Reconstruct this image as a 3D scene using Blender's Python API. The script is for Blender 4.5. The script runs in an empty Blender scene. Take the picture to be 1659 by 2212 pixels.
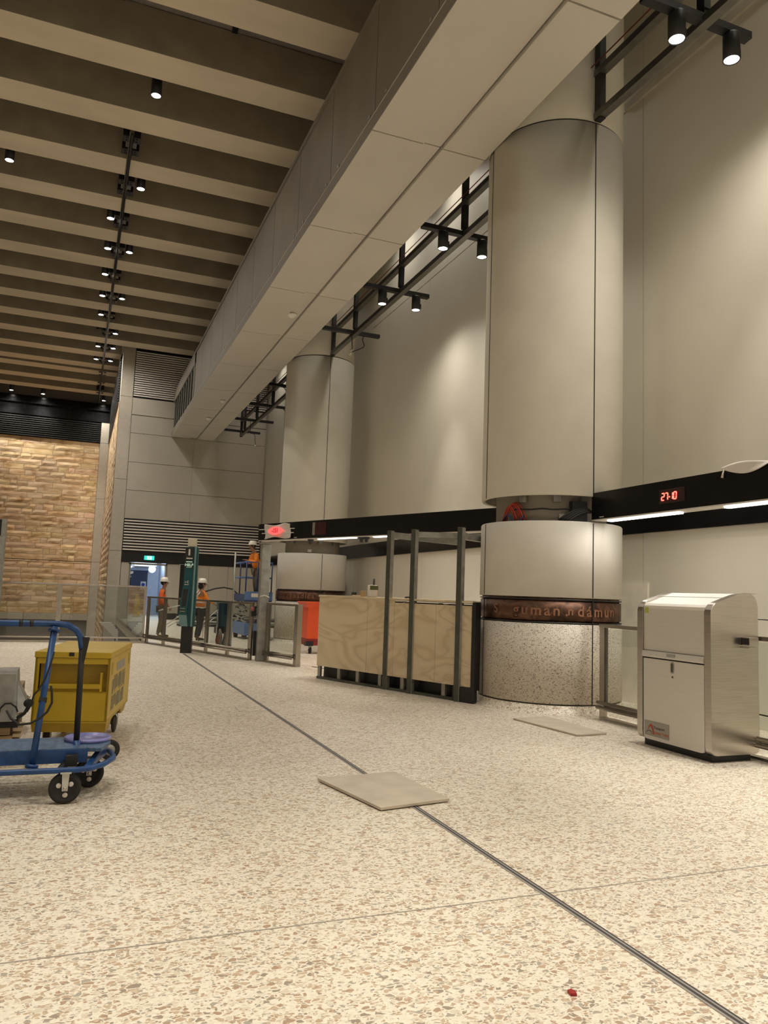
import bpy, bmesh, math, random
from mathutils import Vector, Matrix
random.seed(7)
PI = math.pi
S = bpy.context.scene
COL = S.collection
V = Vector

# ---------------------------------------------------------------- camera
cam_d = bpy.data.cameras.new('camera')
cam = bpy.data.objects.new('camera', cam_d)
COL.objects.link(cam)
S.camera = cam
FW = V((0.3653249488, 0.9248834101, 0.1054910398))
RT = V((0.9280899597, -0.3706510992, 0.0355919856))
UP = V((-0.0720188069, -0.0849025346, 0.9937831006))
m = Matrix.Identity(4)
for i in range(3):
    m[i][0] = RT[i]; m[i][1] = UP[i]; m[i][2] = -FW[i]
m[2][3] = 1.5
cam.matrix_world = m
cam_d.sensor_fit = 'HORIZONTAL'
cam_d.sensor_width = 36.0
cam_d.lens = 1660.0 * 36.0 / 1659.0
cam_d.clip_start = 0.05
cam_d.clip_end = 300

# ---------------------------------------------------------------- world and exposure
w = bpy.data.worlds.new('world'); S.world = w; w.use_nodes = True
w.node_tree.nodes['Background'].inputs[0].default_value = (1.0, 0.85, 0.65, 1)
w.node_tree.nodes['Background'].inputs[1].default_value = 0.3
S.view_settings.view_transform = 'Standard'
S.view_settings.look = 'None'
S.view_settings.exposure = 0.3
S.view_settings.gamma = 1.0
S.view_settings.use_curve_mapping = False
S.cycles.max_bounces = 10
S.cycles.diffuse_bounces = 5
S.cycles.glossy_bounces = 5
S.cycles.transmission_bounces = 8
S.cycles.transparent_max_bounces = 16
S.cycles.sample_clamp_indirect = 6.0
S.cycles.use_light_tree = True
S.cycles.caustics_reflective = False
S.cycles.caustics_refractive = False

WARM = (1.0, 0.93, 0.825)
HALL_W = 430       # watts of one hall downlight beam
HALL_SPILL = 170   # and of the wide spill round its beam
WALL_W = 330       # watts of one truss spotlight beam
WALL_SPILL = 90   # and of its spill

def spot(loc, power, ang, blend=0.6, col=WARM, aim=(0, 0, -1), size=0.08):
    l = bpy.data.lights.new('lamp_light', 'SPOT')
    l.energy = power; l.spot_size = math.radians(ang); l.spot_blend = blend
    l.color = col; l.shadow_soft_size = size
    o = bpy.data.objects.new('lamp_light', l); COL.objects.link(o)
    o.location = loc
    o.rotation_euler = V(aim).to_track_quat('-Z', 'Y').to_euler()
    return o

def area(loc, power, sx, sy, aim, col=WARM):
    l = bpy.data.lights.new('lamp_light', 'AREA')
    l.shape = 'RECTANGLE'; l.size = sx; l.size_y = sy; l.energy = power; l.color = col
    o = bpy.data.objects.new('lamp_light', l); COL.objects.link(o)
    o.location = loc
    o.rotation_euler = V(aim).to_track_quat('-Z', 'Y').to_euler()
    return o

# ---------------------------------------------------------------- materials
def nodes(name):
    mt = bpy.data.materials.new(name); mt.use_nodes = True
    nt = mt.node_tree; b = nt.nodes['Principled BSDF']
    return mt, nt, b

def N(nt, t, **kw):
    n = nt.nodes.new(t)
    for k, v in kw.items():
        if k in n.inputs: n.inputs[k].default_value = v
        else: setattr(n, k, v)
    return n

def mat(name, col, rough=0.5, metal=0.0, var=0.06, scale=6.0, bump=0.0, bscale=60.0, stretch=None, spec=None, coat=0.0, emit=None, es=0.0):
    mt, nt, b = nodes(name)
    tc = N(nt, 'ShaderNodeTexCoord')
    mp = N(nt, 'ShaderNodeMapping')
    if stretch: mp.inputs['Scale'].default_value = stretch
    nt.links.new(tc.outputs['Object'], mp.inputs[0])
    nz = N(nt, 'ShaderNodeTexNoise', Scale=scale, Detail=5.0)
    nt.links.new(mp.outputs[0], nz.inputs['Vector'])
    rp = N(nt, 'ShaderNodeValToRGB')
    c0 = [max(0, c * (1 - var)) for c in col]; c1 = [min(1, c * (1 + var)) for c in col]
    rp.color_ramp.elements[0].position = 0.3; rp.color_ramp.elements[1].position = 0.7
    rp.color_ramp.elements[0].color = (*c0, 1); rp.color_ramp.elements[1].color = (*c1, 1)
    nt.links.new(nz.outputs[0], rp.inputs[0])
    nt.links.new(rp.outputs[0], b.inputs['Base Color'])
    b.inputs['Roughness'].default_value = rough
    b.inputs['Metallic'].default_value = metal
    if spec is not None: b.inputs['Specular IOR Level'].default_value = spec
    b.inputs['Coat Weight'].default_value = coat
    if emit:
        b.inputs['Emission Color'].default_value = (*emit, 1); b.inputs['Emission Strength'].default_value = es
    if bump:
        n2 = N(nt, 'ShaderNodeTexNoise', Scale=bscale, Detail=4.0)
        nt.links.new(mp.outputs[0], n2.inputs['Vector'])
        bp = N(nt, 'ShaderNodeBump', Strength=bump, Distance=0.01)
        nt.links.new(n2.outputs[0], bp.inputs['Height'])
        nt.links.new(bp.outputs[0], b.inputs['Normal'])
    return mt

def emat(name, col, strength):
    mt = bpy.data.materials.new(name); mt.use_nodes = True
    nt = mt.node_tree; nt.nodes.clear()
    e = N(nt, 'ShaderNodeEmission', Strength=strength); e.inputs[0].default_value = (*col, 1)
    o = N(nt, 'ShaderNodeOutputMaterial'); nt.links.new(e.outputs[0], o.inputs[0])
    return mt

def terrazzo(name, base, chips, scale, keep, rough, gap=0.08, stretch=(1, 1, 1), big=None):
    """angular stone chips set in a cement matrix"""
    mt, nt, b = nodes(name)
    tc = N(nt, 'ShaderNodeTexCoord')
    mp = N(nt, 'ShaderNodeMapping'); mp.inputs['Scale'].default_value = stretch
    nt.links.new(tc.outputs['Object'], mp.inputs[0])
    nz = N(nt, 'ShaderNodeTexNoise', Scale=scale * 0.6, Detail=2.0)
    nt.links.new(mp.outputs[0], nz.inputs['Vector'])
    ad = N(nt, 'ShaderNodeMixRGB', blend_type='LINEAR_LIGHT'); ad.inputs[0].default_value = 0.012
    nt.links.new(mp.outputs[0], ad.inputs[1]); nt.links.new(nz.outputs[1], ad.inputs[2])
    cur = None
    basec = N(nt, 'ShaderNodeTexNoise', Scale=scale * 1.8, Detail=3.0)
    nt.links.new(mp.outputs[0], basec.inputs['Vector'])
    br = N(nt, 'ShaderNodeValToRGB')
    br.color_ramp.elements[0].position = 0.35; br.color_ramp.elements[0].color = (*[c * 0.86 for c in base], 1)
    br.color_ramp.elements[1].position = 0.65; br.color_ramp.elements[1].color = (*base, 1)
    nt.links.new(basec.outputs[0], br.inputs[0])
    cur = br.outputs[0]
    for li, (sc, kp, gp) in enumerate(((scale, keep, gap), (scale * 2.1, keep * 0.8, gap * 1.1))):
        off = N(nt, 'ShaderNodeVectorMath', operation='ADD'); off.inputs[1].default_value = (li * 3.7, li * 1.9, li * 2.3)
        nt.links.new(ad.outputs[0], off.inputs[0])
        v1 = N(nt, 'ShaderNodeTexVoronoi', Scale=sc, feature='F1')
        v2 = N(nt, 'ShaderNodeTexVoronoi', Scale=sc, feature='DISTANCE_TO_EDGE')
        nt.links.new(off.outputs[0], v1.inputs['Vector']); nt.links.new(off.outputs[0], v2.inputs['Vector'])
        sp = N(nt, 'ShaderNodeSeparateColor'); nt.links.new(v1.outputs['Color'], sp.inputs[0])
        sel = N(nt, 'ShaderNodeMath', operation='LESS_THAN'); sel.inputs[1].default_value = kp
        nt.links.new(sp.outputs[0], sel.inputs[0])
        # every chip has a shrink of its own
        th = N(nt, 'ShaderNodeMath', operation='MULTIPLY_ADD'); th.inputs[1].default_value = gp * 1.6; th.inputs[2].default_value = gp * 0.6
        nt.links.new(sp.outputs[1], th.inputs[0])
        ed = N(nt, 'ShaderNodeMath', operation='GREATER_THAN')
        nt.links.new(v2.outputs['Distance'], ed.inputs[0]); nt.links.new(th.outputs[0], ed.inputs[1])
        mu = N(nt, 'ShaderNodeMath', operation='MULTIPLY')
        nt.links.new(sel.outputs[0], mu.inputs[0]); nt.links.new(ed.outputs[0], mu.inputs[1])
        cr = N(nt, 'ShaderNodeValToRGB'); cr.color_ramp.interpolation = 'CONSTANT'
        els = cr.color_ramp.elements
        for i, c in enumerate(chips):
            p = i / len(chips)
            e = els[i] if i < 2 else els.new(p)
            e.position = p; e.color = (*c, 1)
        nt.links.new(sp.outputs[2], cr.inputs[0])
        mx = N(nt, 'ShaderNodeMixRGB')
        nt.links.new(mu.outputs[0], mx.inputs[0]); nt.links.new(cur, mx.inputs[1]); nt.links.new(cr.outputs[0], mx.inputs[2])
        cur = mx.outputs[0]
    # faint dirt patches from foot traffic
    dn = N(nt, 'ShaderNodeTexNoise', Scale=0.7, Detail=6.0)
    nt.links.new(tc.outputs['Object'], dn.inputs['Vector'])
    dr = N(nt, 'ShaderNodeValToRGB')
    dr.color_ramp.elements[0].position = 0.3; dr.color_ramp.elements[0].color = (0.88, 0.87, 0.86, 1)
    dr.color_ramp.elements[1].position = 0.7; dr.color_ramp.elements[1].color = (1, 1, 1, 1)
    nt.links.new(dn.outputs[0], dr.inputs[0])
    fm = N(nt, 'ShaderNodeMixRGB', blend_type='MULTIPLY'); fm.inputs[0].default_value = 1
    nt.links.new(cur, fm.inputs[1]); nt.links.new(dr.outputs[0], fm.inputs[2])
    nt.links.new(fm.outputs[0], b.inputs['Base Color'])
    b.inputs['Roughness'].default_value = rough
    return mt

M = {}
M['floor'] = terrazzo('floor_terrazzo', (0.90, 0.84, 0.715), [(0.44, 0.31, 0.21), (0.58, 0.46, 0.33), (0.34, 0.28, 0.22), (0.66, 0.56, 0.44), (0.42, 0.38, 0.32), (0.54, 0.40, 0.28), (0.72, 0.64, 0.52)], 42, 0.56, 0.42, stretch=(0.72, 1.0, 1.0))
M['col_terrazzo'] = terrazzo('column_terrazzo', (0.72, 0.665, 0.57), [(0.12, 0.07, 0.05), (0.30, 0.20, 0.13), (0.45, 0.38, 0.30), (0.20, 0.16, 0.13)], 74, 0.27, 0.5, stretch=(0.8, 0.8, 1.3))
M['precast'] = mat('cream_precast', (0.70, 0.665, 0.575), 0.85, spec=0.25, var=0.04, scale=2.2, bump=0.12, bscale=160)
M['precast_low'] = mat('pale_precast', (0.72, 0.69, 0.63), 0.75, spec=0.25, var=0.04, scale=3, bump=0.1, bscale=160)
M['wall'] = mat('wall_panel_cream', (0.70, 0.66, 0.56), 0.5, var=0.03, scale=1.2, bump=0.05, bscale=200)
M['backwall'] = mat('back_wall_panel', (0.50, 0.46, 0.39), 0.55, var=0.04, scale=1.5)
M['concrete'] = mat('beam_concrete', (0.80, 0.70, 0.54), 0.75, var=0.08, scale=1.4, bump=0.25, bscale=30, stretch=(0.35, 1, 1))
M['beam_side'] = mat('beam_side_brown', (0.34, 0.29, 0.215), 0.8, var=0.12, scale=1.6)
M['slab'] = mat('slab_grey', (0.30, 0.27, 0.25), 0.7, var=0.1)
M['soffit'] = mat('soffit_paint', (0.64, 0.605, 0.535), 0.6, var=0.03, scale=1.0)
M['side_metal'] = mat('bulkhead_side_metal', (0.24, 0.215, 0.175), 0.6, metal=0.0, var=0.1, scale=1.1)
M['black'] = mat('black_powder_coat', (0.012, 0.012, 0.013), 0.45, var=0.2)
M['gloss_black'] = mat('gloss_black_panel', (0.008, 0.008, 0.009), 0.22, var=0.2, spec=0.3)
M['slat'] = mat('louvre_slat', (0.85, 0.80, 0.73), 0.5)
M['dark_slat'] = mat('dark_louvre_slat', (0.02, 0.022, 0.022), 0.4)
M['fence_steel'] = mat('fence_stainless', (0.40, 0.36, 0.31), 0.28, metal=1.0, var=0.10, scale=5, stretch=(1, 1, 30))
M['steel'] = mat('brushed_stainless', (0.55, 0.51, 0.46), 0.26, metal=1.0, var=0.10, scale=5, stretch=(1, 1, 40))
M['steel_flat'] = mat('satin_stainless_panel', (0.68, 0.65, 0.60), 0.5, metal=0.3, var=0.04, scale=4, stretch=(1, 1, 30))
M['galv'] = mat('galvanised_steel', (0.36, 0.36, 0.33), 0.45, metal=0.6, var=0.22, scale=7, bump=0.1, bscale=25)
M['dark_galv'] = mat('dark_galvanised_stud', (0.10, 0.105, 0.085), 0.45, metal=0.5, var=0.2, scale=6)
M['rail'] = mat('truss_rail_steel', (0.17, 0.165, 0.145), 0.4, metal=0.7, var=0.15)
M['core'] = mat('raw_concrete_core', (0.33, 0.30, 0.25), 0.8, var=0.12, scale=3, bump=0.2)
M['teal'] = mat('teal_panel', (0.004, 0.075, 0.09), 0.45, var=0.05)
M['teal_pale'] = mat('pale_teal_strip', (0.16, 0.30, 0.31), 0.4, var=0.05)
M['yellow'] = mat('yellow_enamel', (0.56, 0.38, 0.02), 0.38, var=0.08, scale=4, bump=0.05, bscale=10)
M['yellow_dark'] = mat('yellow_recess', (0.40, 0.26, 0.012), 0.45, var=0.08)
M['blue'] = mat('blue_paint_worn', (0.010, 0.058, 0.20), 0.4, var=0.3, scale=12)
M['deck'] = mat('blue_deck_scuffed', (0.06, 0.12, 0.22), 0.5, var=0.4, scale=9, stretch=(3, 1, 1))
M['rubber'] = mat('black_rubber', (0.016, 0.015, 0.014), 0.7, var=0.2)
M['white_metal'] = mat('pale_caster_steel', (0.55, 0.54, 0.49), 0.45, var=0.1)
M['orange_bin'] = mat('orange_plastic', (0.80, 0.085, 0.012), 0.45, var=0.05)
M['red_dark'] = mat('dark_red_plastic', (0.25, 0.012, 0.01), 0.5)
M['hivis'] = mat('hi_vis_orange_cloth', (0.90, 0.16, 0.03), 0.8, var=0.12, scale=8)
M['hivis2'] = mat('hi_vis_amber_cloth', (0.85, 0.24, 0.02), 0.8, var=0.12, scale=8)
M['lime'] = mat('hi_vis_lime_cloth', (0.55, 0.75, 0.05), 0.8)
M['silver'] = mat('reflective_tape', (0.62, 0.58, 0.52), 0.5)
M['trouser'] = mat('brown_grey_trouser', (0.17, 0.14, 0.105), 0.9, var=0.2, scale=10)
M['navy_cloth'] = mat('dark_navy_trouser', (0.018, 0.02, 0.03), 0.9)
M['boot'] = mat('tan_boot', (0.22, 0.16, 0.09), 0.8)
M['skin'] = mat('skin', (0.36, 0.19, 0.12), 0.55, var=0.06)
M['hair'] = mat('dark_hair', (0.015, 0.012, 0.01), 0.7)
M['helmet'] = mat('white_helmet', (0.80, 0.76, 0.68), 0.35, var=0.02)
M['lid'] = mat('purple_blue_lid', (0.22, 0.22, 0.50), 0.3, var=0.5, scale=5)
M['cardboard'] = mat('cardboard', (0.36, 0.26, 0.16), 0.85, var=0.08)
M['timber'] = mat('raw_timber', (0.42, 0.29, 0.16), 0.8, var=0.2, scale=5, stretch=(1, 8, 8))
M['tile'] = mat('beige_protection_board', (0.55, 0.48, 0.385), 0.6, var=0.1, scale=5)
M['detector'] = mat('detector_white', (0.92, 0.90, 0.84), 0.4, var=0.01)
M['joint_metal'] = mat('joint_edge_metal', (0.30, 0.28, 0.26), 0.4, var=0.1)
M['joint_dark'] = mat('joint_filler', (0.05, 0.045, 0.042), 0.7, var=0.1)
M['plastic'] = mat('translucent_wrap', (0.75, 0.70, 0.66), 0.5, var=0.05)
M['white'] = mat('white_plastic', (0.75, 0.72, 0.66), 0.5, var=0.03)
M['red'] = mat('red_plastic', (0.30, 0.008, 0.008), 0.35)
M['red_cable'] = mat('red_cable_sheath', (0.42, 0.045, 0.025), 0.5)
M['lens'] = emat('lamp_lens', (1.0, 0.93, 0.82), 26)
M['strip'] = emat('light_strip', (1.0, 0.97, 0.93), 5)
M['led'] = emat('red_led', (1.0, 0.06, 0.04), 7)
M['led_glow'] = emat('red_led_behind_wrap', (1.0, 0.09, 0.08), 1.6)
M['exit'] = emat('exit_green', (0.03, 0.55, 0.42), 1.3)
M['exit_white'] = emat('exit_white', (0.55, 0.95, 0.95), 1.3)
M['screen'] = emat('help_text_glow', (0.55, 0.70, 0.50), 0.7)
M['cool_wall'] = mat('corridor_wall', (0.52, 0.58, 0.68), 0.5)
M['cool_lamp'] = emat('corridor_lamp', (0.80, 0.90, 1.0), 9)
M['dark_blue'] = mat('dark_blue_door', (0.03, 0.04, 0.085), 0.5)
M['lift_blue'] = mat('lift_blue', (0.10, 0.19, 0.42), 0.45, var=0.15)
M['lift_navy'] = mat('lift_rail_navy', (0.02, 0.045, 0.14), 0.45)
M['void'] = mat('void_concrete', (0.16, 0.145, 0.125), 0.7)
M['pale_stone'] = mat('pale_stone_trim', (0.50, 0.45, 0.37), 0.6)
M['sticker'] = mat('yellow_green_sticker', (0.42, 0.48, 0.06), 0.6)
M['logo_red'] = mat('logo_red', (0.40, 0.06, 0.02), 0.5)
M['logo_dark'] = mat('logo_dark_text', (0.08, 0.06, 0.05), 0.5)
M['logo_orange'] = mat('logo_orange_text', (0.42, 0.12, 0.04), 0.5)
M['plate_grey'] = mat('grey_sticker_plate', (0.32, 0.30, 0.26), 0.5)
M['stencil'] = mat('grey_stencil', (0.25, 0.23, 0.15), 0.6, var=0.2)
M['sheet'] = mat('grey_sheet_metal', (0.32, 0.315, 0.29), 0.5, metal=0.3, var=0.2, scale=9)

def glass_mat():
    mt = bpy.data.materials.new('clear_glass'); mt.use_nodes = True
    nt = mt.node_tree; nt.nodes.clear()
    tr = N(nt, 'ShaderNodeBsdfTransparent'); tr.inputs[0].default_value = (0.90, 0.92, 0.90, 1)
    gl = N(nt, 'ShaderNodeBsdfGlossy'); gl.inputs['Roughness'].default_value = 0.02
    lw = N(nt, 'ShaderNodeLayerWeight', Blend=0.5)       # facing: 0 head on, 1 at grazing
    pw = N(nt, 'ShaderNodeMath', operation='POWER'); pw.inputs[1].default_value = 4.0
    nt.links.new(lw.outputs['Facing'], pw.inputs[0])
    fr = N(nt, 'ShaderNodeMath', operation='MULTIPLY_ADD'); fr.inputs[1].default_value = 0.7; fr.inputs[2].default_value = 0.04
    nt.links.new(pw.outputs[0], fr.inputs[0])
    mx = N(nt, 'ShaderNodeMixShader'); o = N(nt, 'ShaderNodeOutputMaterial')
    nt.links.new(fr.outputs[0], mx.inputs[0]); nt.links.new(tr.outputs[0], mx.inputs[1]); nt.links.new(gl.outputs[0], mx.inputs[2])
    nt.links.new(mx.outputs[0], o.inputs[0])
    return mt
M['glass'] = glass_mat()

def bronze_mat():
    mt, nt, b = nodes('bronze_band')
    tc = N(nt, 'ShaderNodeTexCoord')
    nz = N(nt, 'ShaderNodeTexNoise', Scale=5.0, Detail=8.0, Distortion=1.4)
    nt.links.new(tc.outputs['Object'], nz.inputs['Vector'])
    rp = N(nt, 'ShaderNodeValToRGB')
    rp.color_ramp.elements[0].position = 0.35; rp.color_ramp.elements[0].color = (0.055, 0.028, 0.018, 1)
    rp.color_ramp.elements[1].position = 0.7; rp.color_ramp.elements[1].color = (0.20, 0.095, 0.055, 1)
    nt.links.new(nz.outputs[0], rp.inputs[0]); nt.links.new(rp.outputs[0], b.inputs['Base Color'])
    b.inputs['Metallic'].default_value = 0.6; b.inputs['Roughness'].default_value = 0.45
    bp = N(nt, 'ShaderNodeBump', Strength=0.7, Distance=0.02)
    nt.links.new(nz.outputs[0], bp.inputs['Height']); nt.links.new(bp.outputs[0], b.inputs['Normal'])
    return mt
M['bronze'] = bronze_mat()
M['bronze_letter'] = mat('bronze_lettering', (0.32, 0.16, 0.10), 0.45, metal=0.6, var=0.2, scale=8)

def ply_mat():
    mt, nt, b = nodes('plywood_face')
    # contour figure of rotary-cut birch
    tc = N(nt, 'ShaderNodeTexCoord')
    mp = N(nt, 'ShaderNodeMapping'); mp.inputs['Scale'].default_value = (0.7, 0.7, 1.5)
    nt.links.new(tc.outputs['Object'], mp.inputs[0])
    nz = N(nt, 'ShaderNodeTexNoise', Scale=1.15, Detail=2.0, Distortion=0.9)
    nt.links.new(mp.outputs[0], nz.inputs['Vector'])
    mu = N(nt, 'ShaderNodeMath', operation='MULTIPLY'); mu.inputs[1].default_value = 7.0
    nt.links.new(nz.outputs[0], mu.inputs[0])
    fr = N(nt, 'ShaderNodeMath', operation='PINGPONG'); fr.inputs[1].default_value = 0.5
    nt.links.new(mu.outputs[0], fr.inputs[0])
    rp = N(nt, 'ShaderNodeValToRGB')
    rp.color_ramp.elements[0].position = 0.0; rp.color_ramp.elements[0].color = (0.60, 0.475, 0.30, 1)
    rp.color_ramp.elements[1].position = 0.22; rp.color_ramp.elements[1].color = (0.70, 0.58, 0.40, 1)
    e = rp.color_ramp.elements.new(0.5); e.color = (0.74, 0.62, 0.43, 1)
    nt.links.new(fr.outputs[0], rp.inputs[0]); nt.links.new(rp.outputs[0], b.inputs['Base Color'])
    b.inputs['Roughness'].default_value = 0.6
    return mt
M['ply'] = ply_mat()

def stone_mat():
    mt, nt, b = nodes('sandstone_blocks')
    at = N(nt, 'ShaderNodeAttribute', attribute_name='tone')
    tc = N(nt, 'ShaderNodeTexCoord')
    mp = N(nt, 'ShaderNodeMapping'); mp.inputs['Scale'].default_value = (1, 1, 2.6)
    mp.inputs['Rotation'].default_value = (0.1, 0.25, 0)
    nt.links.new(tc.outputs['Object'], mp.inputs[0])
    sh = N(nt, 'ShaderNodeMixRGB', blend_type='ADD'); sh.inputs[0].default_value = 6.0
    nt.links.new(mp.outputs[0], sh.inputs[1]); nt.links.new(at.outputs['Color'], sh.inputs[2])
    nz = N(nt, 'ShaderNodeTexNoise', Scale=1.1, Detail=7.0, Distortion=1.2)
    nt.links.new(sh.outputs[0], nz.inputs['Vector'])
    rp = N(nt, 'ShaderNodeValToRGB')
    rp.color_ramp.elements[0].position = 0.33; rp.color_ramp.elements[0].color = (0.46, 0.28, 0.13, 1)
    rp.color_ramp.elements[1].position = 0.62; rp.color_ramp.elements[1].color = (0.82, 0.64, 0.42, 1)
    e = rp.color_ramp.elements.new(0.46); e.color = (0.70, 0.50, 0.29, 1)
    nt.links.new(nz.outputs[0], rp.inputs[0])
    mx = N(nt, 'ShaderNodeMixRGB', blend_type='MULTIPLY'); mx.inputs[0].default_value = 0.75
    nt.links.new(rp.outputs[0], mx.inputs[1]); nt.links.new(at.outputs['Color'], mx.inputs[2])
    nt.links.new(mx.outputs[0], b.inputs['Base Color'])
    bp = N(nt, 'ShaderNodeBump', Strength=0.35, Distance=0.02)
    nt.links.new(nz.outputs[0], bp.inputs['Height']); nt.links.new(bp.outputs[0], b.inputs['Normal'])
    b.inputs['Roughness'].default_value = 0.85
    return mt
M['stone'] = stone_mat()

# ---------------------------------------------------------------- mesh helpers
ROOT = {}     # world placement of every thing's Empty

class B:
    """collects shapes, then links them as one mesh object"""
    def __init__(s): s.bm = bmesh.new()
    def box(s, a, b, bev=0.0):
        x0, x1 = sorted((a[0], b[0])); y0, y1 = sorted((a[1], b[1])); z0, z1 = sorted((a[2], b[2]))
        c = [(x0,y0,z0),(x1,y0,z0),(x1,y1,z0),(x0,y1,z0),(x0,y0,z1),(x1,y0,z1),(x1,y1,z1),(x0,y1,z1)]
        v = [s.bm.verts.new(p) for p in c]
        f = [s.bm.faces.new([v[i] for i in q]) for q in ((0,3,2,1),(4,5,6,7),(0,1,5,4),(1,2,6,5),(2,3,7,6),(3,0,4,7))]
        if bev: bmesh.ops.bevel(s.bm, geom=list({e for q in f for e in q.edges}), offset=bev, segments=2, affect='EDGES', profile=0.5)
        return s
    def hexa(s, c):
        v = [s.bm.verts.new(p) for p in c]
        for q in ((0,3,2,1),(4,5,6,7),(0,1,5,4),(1,2,6,5),(2,3,7,6),(3,0,4,7)): s.bm.faces.new([v[i] for i in q])
        return s
    def bar(s, p, q, wx, wz, up=(0,0,1), bev=0.0):
        """square bar from p to q, wx wide sideways and wz along up"""
        p, q = V(p), V(q); d = (q - p).normalized(); u = V(up)
        if abs(d.dot(u)) > 0.98: u = V((0,1,0))
        sd = d.cross(u).normalized(); u = sd.cross(d).normalized()
        c = []
        for o in (p, q):
            for a, b in ((-1,-1),(1,-1),(1,1),(-1,1)): c.append(o + sd*a*wx/2 + u*b*wz/2)
        v = [s.bm.verts.new(x) for x in c]
        f = [s.bm.faces.new([v[i] for i in t]) for t in ((0,1,2,3),(7,6,5,4),(0,4,5,1),(1,5,6,2),(2,6,7,3),(3,7,4,0))]
        if bev: bmesh.ops.bevel(s.bm, geom=list({e for t in f for e in t.edges}), offset=bev, segments=2, affect='EDGES', profile=0.5)
        return s
    def tube(s, pts, r, n=12, closed=False, caps=True):
        pts = [V(p) for p in pts]; k = len(pts); rings = []
        rr = r if isinstance(r, (list, tuple)) else [r]*k
        prev = None
        for i, p in enumerate(pts):
            if closed: d = (pts[(i+1) % k] - pts[i-1]).normalized()
            else: d = ((pts[min(i+1,k-1)] - p).normalized() + (p - pts[max(i-1,0)]).normalized()).normalized()
            if prev is None:
                u = V((0,0,1)) if abs(d.z) < 0.9 else V((0,1,0))
                a = d.cross(u).normalized()
            else: a = (prev - d*prev.dot(d)).normalized()
            b = d.cross(a); prev = a
            rings.append([s.bm.verts.new(p + (a*math.cos(t) + b*math.sin(t))*rr[i]) for t in [2*PI*j/n for j in range(n)]])
        rg = range(k if closed else k-1)
        for i in rg:
            A, Bq = rings[i], rings[(i+1) % k]
            for j in range(n):
                f = s.bm.faces.new((A[j], A[(j+1)%n], Bq[(j+1)%n], Bq[j])); f.smooth = True
        if not closed and caps:
            s.bm.faces.new(rings[0][::-1]); s.bm.faces.new(rings[-1])
        return s
    def cyl(s, p, q, r, n=24, r2=None):
        p, q = V(p), V(q); return s.tube([p, q], [r, r if r2 is None else r2], n)
    def lathe(s, c, prof, n=48, a0=0.0, a1=2*PI, ax='z'):
        """prof: (radius, height) pairs turned about a vertical axis through c"""
        full = abs(a1 - a0 - 2*PI) < 1e-6
        m_ = n if full else n+1; rings = []
        for (r, z) in prof:
            ring = []
            for j in range(m_):
                t = a0 + (a1-a0)*j/n
                if ax == 'z': p = (c[0]+r*math.cos(t), c[1]+r*math.sin(t), c[2]+z)
                elif ax == 'y': p = (c[0]+r*math.cos(t), c[1]+z, c[2]+r*math.sin(t))
                else: p = (c[0]+z, c[1]+r*math.cos(t), c[2]+r*math.sin(t))
                ring.append(s.bm.verts.new(p))
            rings.append(ring)
        for i in range(len(prof)-1):
            for j in range(n):
                a, b = rings[i], rings[i+1]; k = (j+1) % m_
                f = s.bm.faces.new((a[j], a[k], b[k], b[j])); f.smooth = True
        return s
    def prism(s, poly, axis, d0, d1, bev=0.0):
        """poly in the plane across axis ('x': (y,z), 'y': (x,z), 'z': (x,y)), pushed from d0 to d1"""
        def P(a, b, d): return {'x': (d,a,b), 'y': (a,d,b), 'z': (a,b,d)}[axis]
        A = [s.bm.verts.new(P(a,b,d0)) for a,b in poly]; C = [s.bm.verts.new(P(a,b,d1)) for a,b in poly]
        n = len(poly); fs = [s.bm.faces.new(A[::-1]), s.bm.faces.new(C)]
        for i in range(n): fs.append(s.bm.faces.new((A[i], A[(i+1)%n], C[(i+1)%n], C[i])))
        if bev: bmesh.ops.bevel(s.bm, geom=list({e for f in fs[:2] for e in f.edges}), offset=bev, segments=2, affect='EDGES', profile=0.5)
        return s
    def sphere(s, c, r, seg=20, rings=12, sc=(1,1,1)):
        g = bmesh.ops.create_uvsphere(s.bm, u_segments=seg, v_segments=rings, radius=r)
        for v in g['verts']: v.co = V((v.co.x*sc[0], v.co.y*sc[1], v.co.z*sc[2])) + V(c)
        for v in g['verts']:
            for f in v.link_faces: f.smooth = True
        return s
    def grid(s, f, nu, nv, thick=0.0):
        vs = [[s.bm.verts.new(f(i/nu, j/nv)) for j in range(nv+1)] for i in range(nu+1)]
        for i in range(nu):
            for j in range(nv):
                q = s.bm.faces.new((vs[i][j], vs[i+1][j], vs[i+1][j+1], vs[i][j+1])); q.smooth = True
        return s
    def build(s, name, material, parent=None, world=True, recalc=True):
        if recalc: bmesh.ops.recalc_face_normals(s.bm, faces=s.bm.faces[:])
        root = parent
        while root is not None and root.parent is not None: root = root.parent
        if world and root is not None and root in ROOT: s.bm.transform(ROOT[root].inverted())
        me = bpy.data.meshes.new(name); s.bm.to_mesh(me); s.bm.free()
        me.materials.append(material)
        o = bpy.data.objects.new(name, me); COL.objects.link(o)
        if parent is not None: o.parent = parent
        return o

def thing(name, label, cat, loc=(0,0,0), rz=0.0, group=None):
    o = bpy.data.objects.new(name, None); COL.objects.link(o)
    o.empty_display_size = 0.1
    o.location = loc; o.rotation_euler = (0, 0, rz)
    o['label'] = label; o['category'] = cat
    if group: o['group'] = group
    ROOT[o] = Matrix.Translation(V(loc)) @ Matrix.Rotation(rz, 4, 'Z')
    return o

def tag(o, label, cat, group=None):
    o['label'] = label; o['category'] = cat
    if group: o['group'] = group
    return o

def struct(o): o['kind'] = 'structure'; return o

def copy_tree(o, parent=None):
    c = o.copy(); COL.objects.link(c); c.parent = parent
    for ch in list(o.children): copy_tree(ch, c)
    return c

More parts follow.
